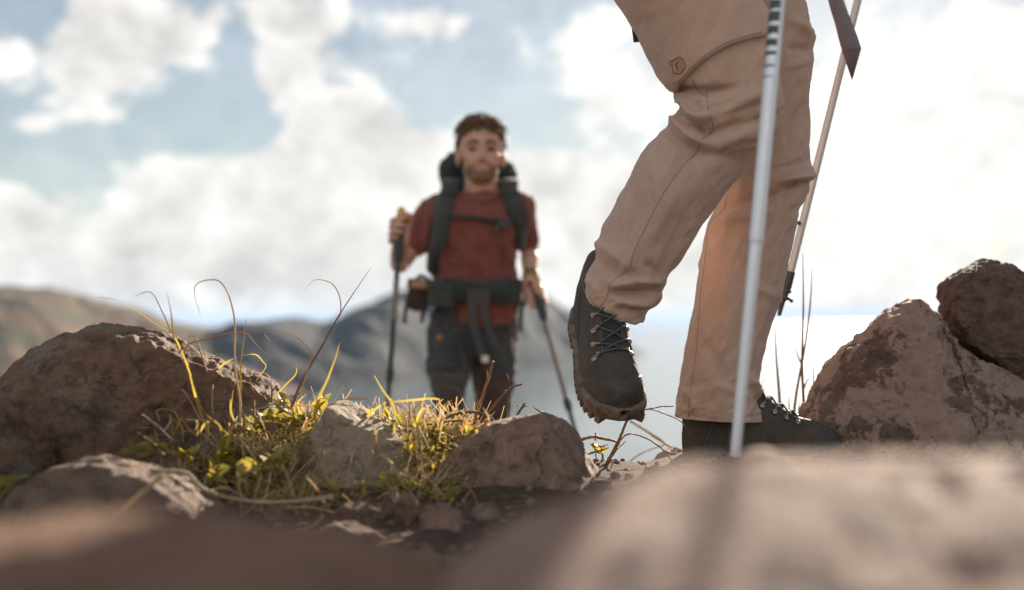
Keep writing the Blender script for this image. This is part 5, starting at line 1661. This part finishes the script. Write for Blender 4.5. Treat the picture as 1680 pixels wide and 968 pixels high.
twig('orange brown upright twig in front of the hiker\'s legs', [([(778, 700), (781, 683), (792, 649), (801, 621), (809, 593)], 6.5, 3.5), ([(797, 634), (800, 618), (799, 606)], 3.5, 1.5)], 1.95, M_TWIGO)
twig('brown twig slanting up to the right over the broad rock', [([(790, 692), (798, 680), (820, 655), (838, 637), (857, 630)], 6, 3.2), ([(822, 654), (830, 640)], 2, 1)], 1.94, M_TWIG)
twig('bent brown twig arching along the top of the grass mat', [([(716, 696), (724, 690), (749, 679), (780, 676), (801, 683), (816, 698)], 4, 5.5), ([(740, 684), (735, 672)], 3, 1.2), ([(770, 690), (730, 692), (690, 700)], 4, 2.5)], 1.92, M_TWIG)
twig('short forked twig stub behind the broad rock', [([(841, 694), (845, 686), (860, 663)], 5.5, 3.5), ([(856, 668), (848, 665)], 2.2, 1), ([(858, 667), (866, 666)], 2.2, 1)], 1.96, M_TWIG)
twig('tiny dark twig tip above the crest of the broad rock', [([(910, 688), (907, 682), (888, 676), (876, 668)], 4.5, 2.5)], 1.95, M_TWIG)
twig('hair thin dry stalk beside the hiker\'s leg', [([(834, 692), (836, 660), (838, 634), (831, 612)], 2.4, 1.2)], 1.96, M_TWIG)
twig('pale curved root lying on the shaded earth', [([(250, 772), (264, 773), (306, 777), (339, 806), (413, 823), (479, 823), (545, 815)], 8, 5), ([(410, 823), (370, 800), (345, 806)], 4, 3)], 1.52, leaf_mat('pale_root', (.30, .21, .15), (.42, .31, .22), (1, 1, 1), .8, .05))
twig('straight pale stick leaning over the low tan rock', [([(266, 779), (225, 816), (173, 860)], 9, 7)], 1.36, M_DRY)
twig('small pinkish twig in front of the large left boulder', [([(225, 711), (248, 726), (268, 748)], 4, 7), ([(232, 680), (258, 700), (284, 724)], 4, 4)], 1.66, M_TWIG)
twig('dead stem with side shoots growing between broad rock and lifted boot', [([(988, 780), (995, 763), (1010, 734), (1018, 716), (1031, 683), (1037, 666), (1045, 654)], 8, 2.6), ([(1029, 676), (1064, 671), (1085, 667), (1105, 667)], 3, 1.6), ([(1064, 671), (1085, 677), (1116, 691), (1132, 712)], 2, 1.3),
      ([(1014, 726), (1029, 713), (1047, 714), (1072, 726), (1093, 743), (1103, 759)], 2.6, 2), ([(944, 724), (971, 717), (992, 720), (1014, 725)], 5, 4), ([(1002, 750), (1012, 738), (1026, 724)], 3, 1.5), ([(977, 722), (977, 708)], 3, 1.6),
      ([(1038, 666), (1041, 655), (1046, 653), (1043, 664), (1040, 676), (1047, 670)], 2, 1.5), ([(990, 760), (988, 745), (985, 735)], 4, 2.5), ([(965, 745), (985, 738), (992, 730)], 4, 2), ([(1000, 765), (1020, 770), (1048, 772)], 4, 2.5), ([(975, 758), (990, 765), (1000, 770)], 4, 3)], 2.02, M_TWIGO)
twig('blurred pale stalk crossing behind the planted boot', [([(1035, 691), (1068, 712), (1103, 735)], 4, 5), ([(1020, 770), (1050, 745), (1090, 730)], 3, 2)], 2.62, M_DRY)
for k, (p, lab, d) in enumerate([([(440, 838), (500, 832), (556, 842)], 'dry straw lying across the bare earth under the pale root', 1.55), ([(555, 858), (590, 852), (630, 848)], 'dry straw lying beside the flat grey stone', 1.50), ([(470, 872), (510, 862), (530, 846)], 'short dry straw pointing at the flat grey stone', 1.45)]):
    twig(lab, [(p, 5, 3.5)], d, M_DRY)

# leafy plants with leaves one can tell apart
leaf_meshes = []
for k in range(5):
    V = []; n = 7; wk = (.36, .42, .5, .3, .46)[k]
    for i in range(n):
        t = i / (n - 1); w_ = wk * math.sin(math.pi * min(1, t * .97 + .02)) ** .75 + .015
        z = .22 * t * t * (1 if k % 2 else -.6) + .05 * t
        V += [(-w_, t, z + .10 * w_ / wk), (0, t, z), (w_, t, z + .10 * w_ / wk)]
    Fq = [(i * 3 + j, i * 3 + j + 1, i * 3 + j + 4, i * 3 + j + 3) for i in range(n - 1) for j in range(2)]
    leaf_meshes.append(mesh_np('leaf', np.array(V), Fq)); leaf_meshes[-1].materials.append(M_LEAF)


def plant(label, px, py, d, n, hpx, spread, lsz=(.014, .027)):
    o = empty('leafy_plant', tuple(W(px, py, d))); tag(o, label, 'plant', 'leafy plants on the ridge')
    o_l = Vector(o.location)
    stems = MB(); ns = max(2, n // 6)
    tips = []
    for s_ in range(ns):
        b0 = W(px + rp.uniform(-.4, .4) * spread, py + rp.uniform(-2, 6), d + rp.uniform(-.03, .03)); t0 = b0 + Vector((rp.uniform(-.6, .6) * spread / F * d, rp.uniform(-.04, .04), rp.uniform(.6, 1.0) * hpx / F * d))
        C = curve([b0, b0.lerp(t0, .5) + Vector((rp.uniform(-.01, .01), 0, .006)), t0], 8); MB().tube(C, [.0014, .0013, .0012, .0011, .001, .0009, .0008, .0006], 5).build('stem', M_BLADE, o); tips.append(C)
    sm_ = None
    for i in range(n):
        C = tips[i % ns]; p = C[min(7, 2 + int(rp.random() ** .6 * 6))]
        lf = bpy.data.objects.new('leaf', rp.choice(leaf_meshes)); link(lf, o)
        sc = rp.uniform(*lsz)
        yaw = rp.uniform(0, 6.28); pit = rp.uniform(-.5, 1.1)
        lf.matrix_local = Matrix.Translation(p - o_l) @ Matrix.Rotation(yaw, 4, 'Z') @ Matrix.Rotation(pit, 4, 'X') @ Matrix.Rotation(rp.uniform(-.6, .6), 4, 'Y') @ Matrix.Diagonal((sc, sc, sc, 1))
    return o


PL = [(452, 716, 1.86, 22, 46, 40, 'bright yellow leaved plant at the right end of the large left boulder'), (415, 740, 1.82, 20, 44, 44, 'broad leaved plant in the grass below the tall tuft'), (375, 762, 1.78, 18, 38, 46, 'dark leafy plant at the foot of the tall grass tuft'),
      (325, 775, 1.72, 16, 36, 50, 'shaded leafy plant above the low tan rock'), (262, 760, 1.74, 14, 34, 44, 'shaded leafy plant in front of the large left boulder'), (468, 700, 1.92, 14, 42, 26, 'small upright leafy shoot against the sea left of the rock'),
      (528, 700, 1.93, 10, 40, 22, 'lone round leaved shoot behind the left side of the upright rock'), (492, 720, 1.88, 16, 44, 36, 'yellow leaved plant touching the left side of the upright rock'), (440, 790, 1.66, 18, 36, 60, 'green plant in deep shade left of the upright rock'),
      (385, 800, 1.62, 16, 30, 60, 'low green plant in shade behind the pale root'), (620, 715, 1.86, 18, 36, 36, 'yellow leaved plant on the right shoulder of the upright rock'), (655, 722, 1.86, 20, 40, 44, 'leafy plant in the middle of the sunlit grass mat'),
      (700, 728, 1.86, 18, 38, 44, 'small leaved plant left of the bent brown twig'), (740, 735, 1.84, 16, 36, 40, 'small leaved plant beside the broad tan rock'), (670, 770, 1.76, 16, 34, 50, 'shaded plant below the sunlit grass mat'), (980, 760, 2.0, 7, 32, 22, 'tiny sprout on the right edge of the broad tan rock'),
      (10, 815, 1.50, 8, 24, 26, 'small sunlit sprout at the left edge of the photo'), (1598, 800, 2.02, 12, 42, 30, 'small dark sprout at the foot of the lichen boulder')]
for (px, py, d, n, h_, sp, lab) in PL:
    plant(lab, px, py, d, n, h_, sp)
seedl = plant('few tiny leaves beside the dark stone at the grass edge', 560, 812, 1.62, 8, 20, 40, (.008, .014))

# the mat of small leaves and dry straw between the rocks: uncountable
Tx = [180, 240, 300, 350, 400, 440, 480, 520, 560, 600, 640, 700, 750, 790, 830, 860]
Ty = [775, 755, 722, 706, 690, 676, 674, 680, 692, 686, 680, 682, 692, 706, 726, 750]
LV, LF, SVv, SFf = [], [], [], []
nl = ns_ = 0
lm_small = []
for k in range(3):
    V = []; 
    for i in range(4):
        t = i / 3; w_ = (.34, .42, .28)[k] * math.sin(math.pi * (t * .9 + .06)) ** .8
        V += [(-w_, t, .12 * t * t + .08 * w_), (w_, t, .12 * t * t + .08 * w_)]
    lm_small.append((np.array(V), np.array([(i * 2, i * 2 + 1, i * 2 + 3, i * 2 + 2) for i in range(3)])))


def rot_rand(pitch):
    y_ = RNG.uniform(0, 2 * np.pi); p_ = RNG.normal(pitch, .6); r_ = RNG.normal(0, .5)
    cy, sy, cp, sp_, cr, sr = math.cos(y_), math.sin(y_), math.cos(p_), math.sin(p_), math.cos(r_), math.sin(r_)
    return np.array([[cy, -sy, 0], [sy, cy, 0], [0, 0, 1]]) @ np.array([[1, 0, 0], [0, cp, -sp_], [0, sp_, cp]]) @ np.array([[cr, 0, sr], [0, 1, 0], [-sr, 0, cr]])


N_MAT = 24000
pxs = RNG.uniform(185, 860, N_MAT); ds_ = RNG.uniform(1.56, 2.10, N_MAT); us = RNG.random(N_MAT) ** .55
ztop = CAMZ - (np.interp(pxs, Tx, Ty) - HY) / F * 1.95
xs_ = (pxs - CX) / F * ds_
gzz = ground_z(xs_, ds_)
prof_ = sstep(1.55, 1.86, ds_) * (1 - .55 * sstep(1.97, 2.12, ds_))
clump = .72 + .55 * fbm(np.stack([xs_ * 14, ds_ * 14, xs_ * 0], -1), 3)
zz = gzz + np.maximum(ztop - gzz, .012) * prof_ * clump * us
thin = RNG.random(N_MAT) < (.25 + .75 * sstep(1.6, 1.8, ds_)) * np.clip(.55 + 1.2 * fbm(np.stack([xs_ * 7 + 4, ds_ * 7, xs_ * 0], -1), 2), .1, 1)
def inside(poly, x, y):
    r = np.zeros(len(x), bool); j = len(poly) - 1
    for i in range(len(poly)):
        (xi, yi), (xj, yj) = poly[i], poly[j]
        r ^= ((yi > y) != (yj > y)) & (x < (xj - xi) * (y - yi) / (yj - yi + 1e-9) + xi); j = i
    return r


# nothing grows in front of the two rock faces
pys = HY - (zz - CAMZ) / ds_ * F
for (poly, dl) in (([(478, 790), (500, 735), (535, 682), (556, 666), (592, 690), (612, 740), (610, 800)], 1.86), ([(745, 780), (765, 730), (805, 706), (890, 690), (940, 720), (1000, 800), (900, 850), (770, 840)], 1.86)):
    thin &= ~(inside(poly, pxs, pys) & (ds_ < dl) & (RNG.random(N_MAT) < .93))
for i in np.where(thin)[0]:
    p = np.array([xs_[i], ds_[i], zz[i]])
    if RNG.random() < .58:
        V, Fq = lm_small[int(RNG.integers(3))]; s = RNG.uniform(.006, .014)
        LV.append(V * s @ rot_rand(.35).T + p); LF.append(Fq + nl); nl += len(V)
    else:
        s = RNG.uniform(.015, .065); R_ = rot_rand(.35); w_ = RNG.uniform(.0005, .0014); bend = RNG.uniform(-.4, .4)
        V = []
        for q in range(5):
            t = q / 4; V += [(-w_ / s + bend * t * t, t, .2 * bend * t * t), (w_ / s + bend * t * t, t, .2 * bend * t * t)]
        V = np.array(V); SVv.append(V * s @ R_.T + p); SFf.append(np.array([(q * 2, q * 2 + 1, q * 2 + 3, q * 2 + 2) for q in range(4)]) + ns_); ns_ += len(V)
cover = obj('ground_cover', mesh_np('ground_cover', np.vstack(LV), np.vstack(LF)), M_LEAF)
tag(cover, 'low mat of small yellow green leaves between the rocks', 'ground cover', kind='stuff')
straw = obj('dry_straw', mesh_np('dry_straw', np.vstack(SVv), np.vstack(SFf)), M_DRY)
tag(straw, 'tangle of dry straw in the leaf mat between the rocks', 'straw', kind='stuff')
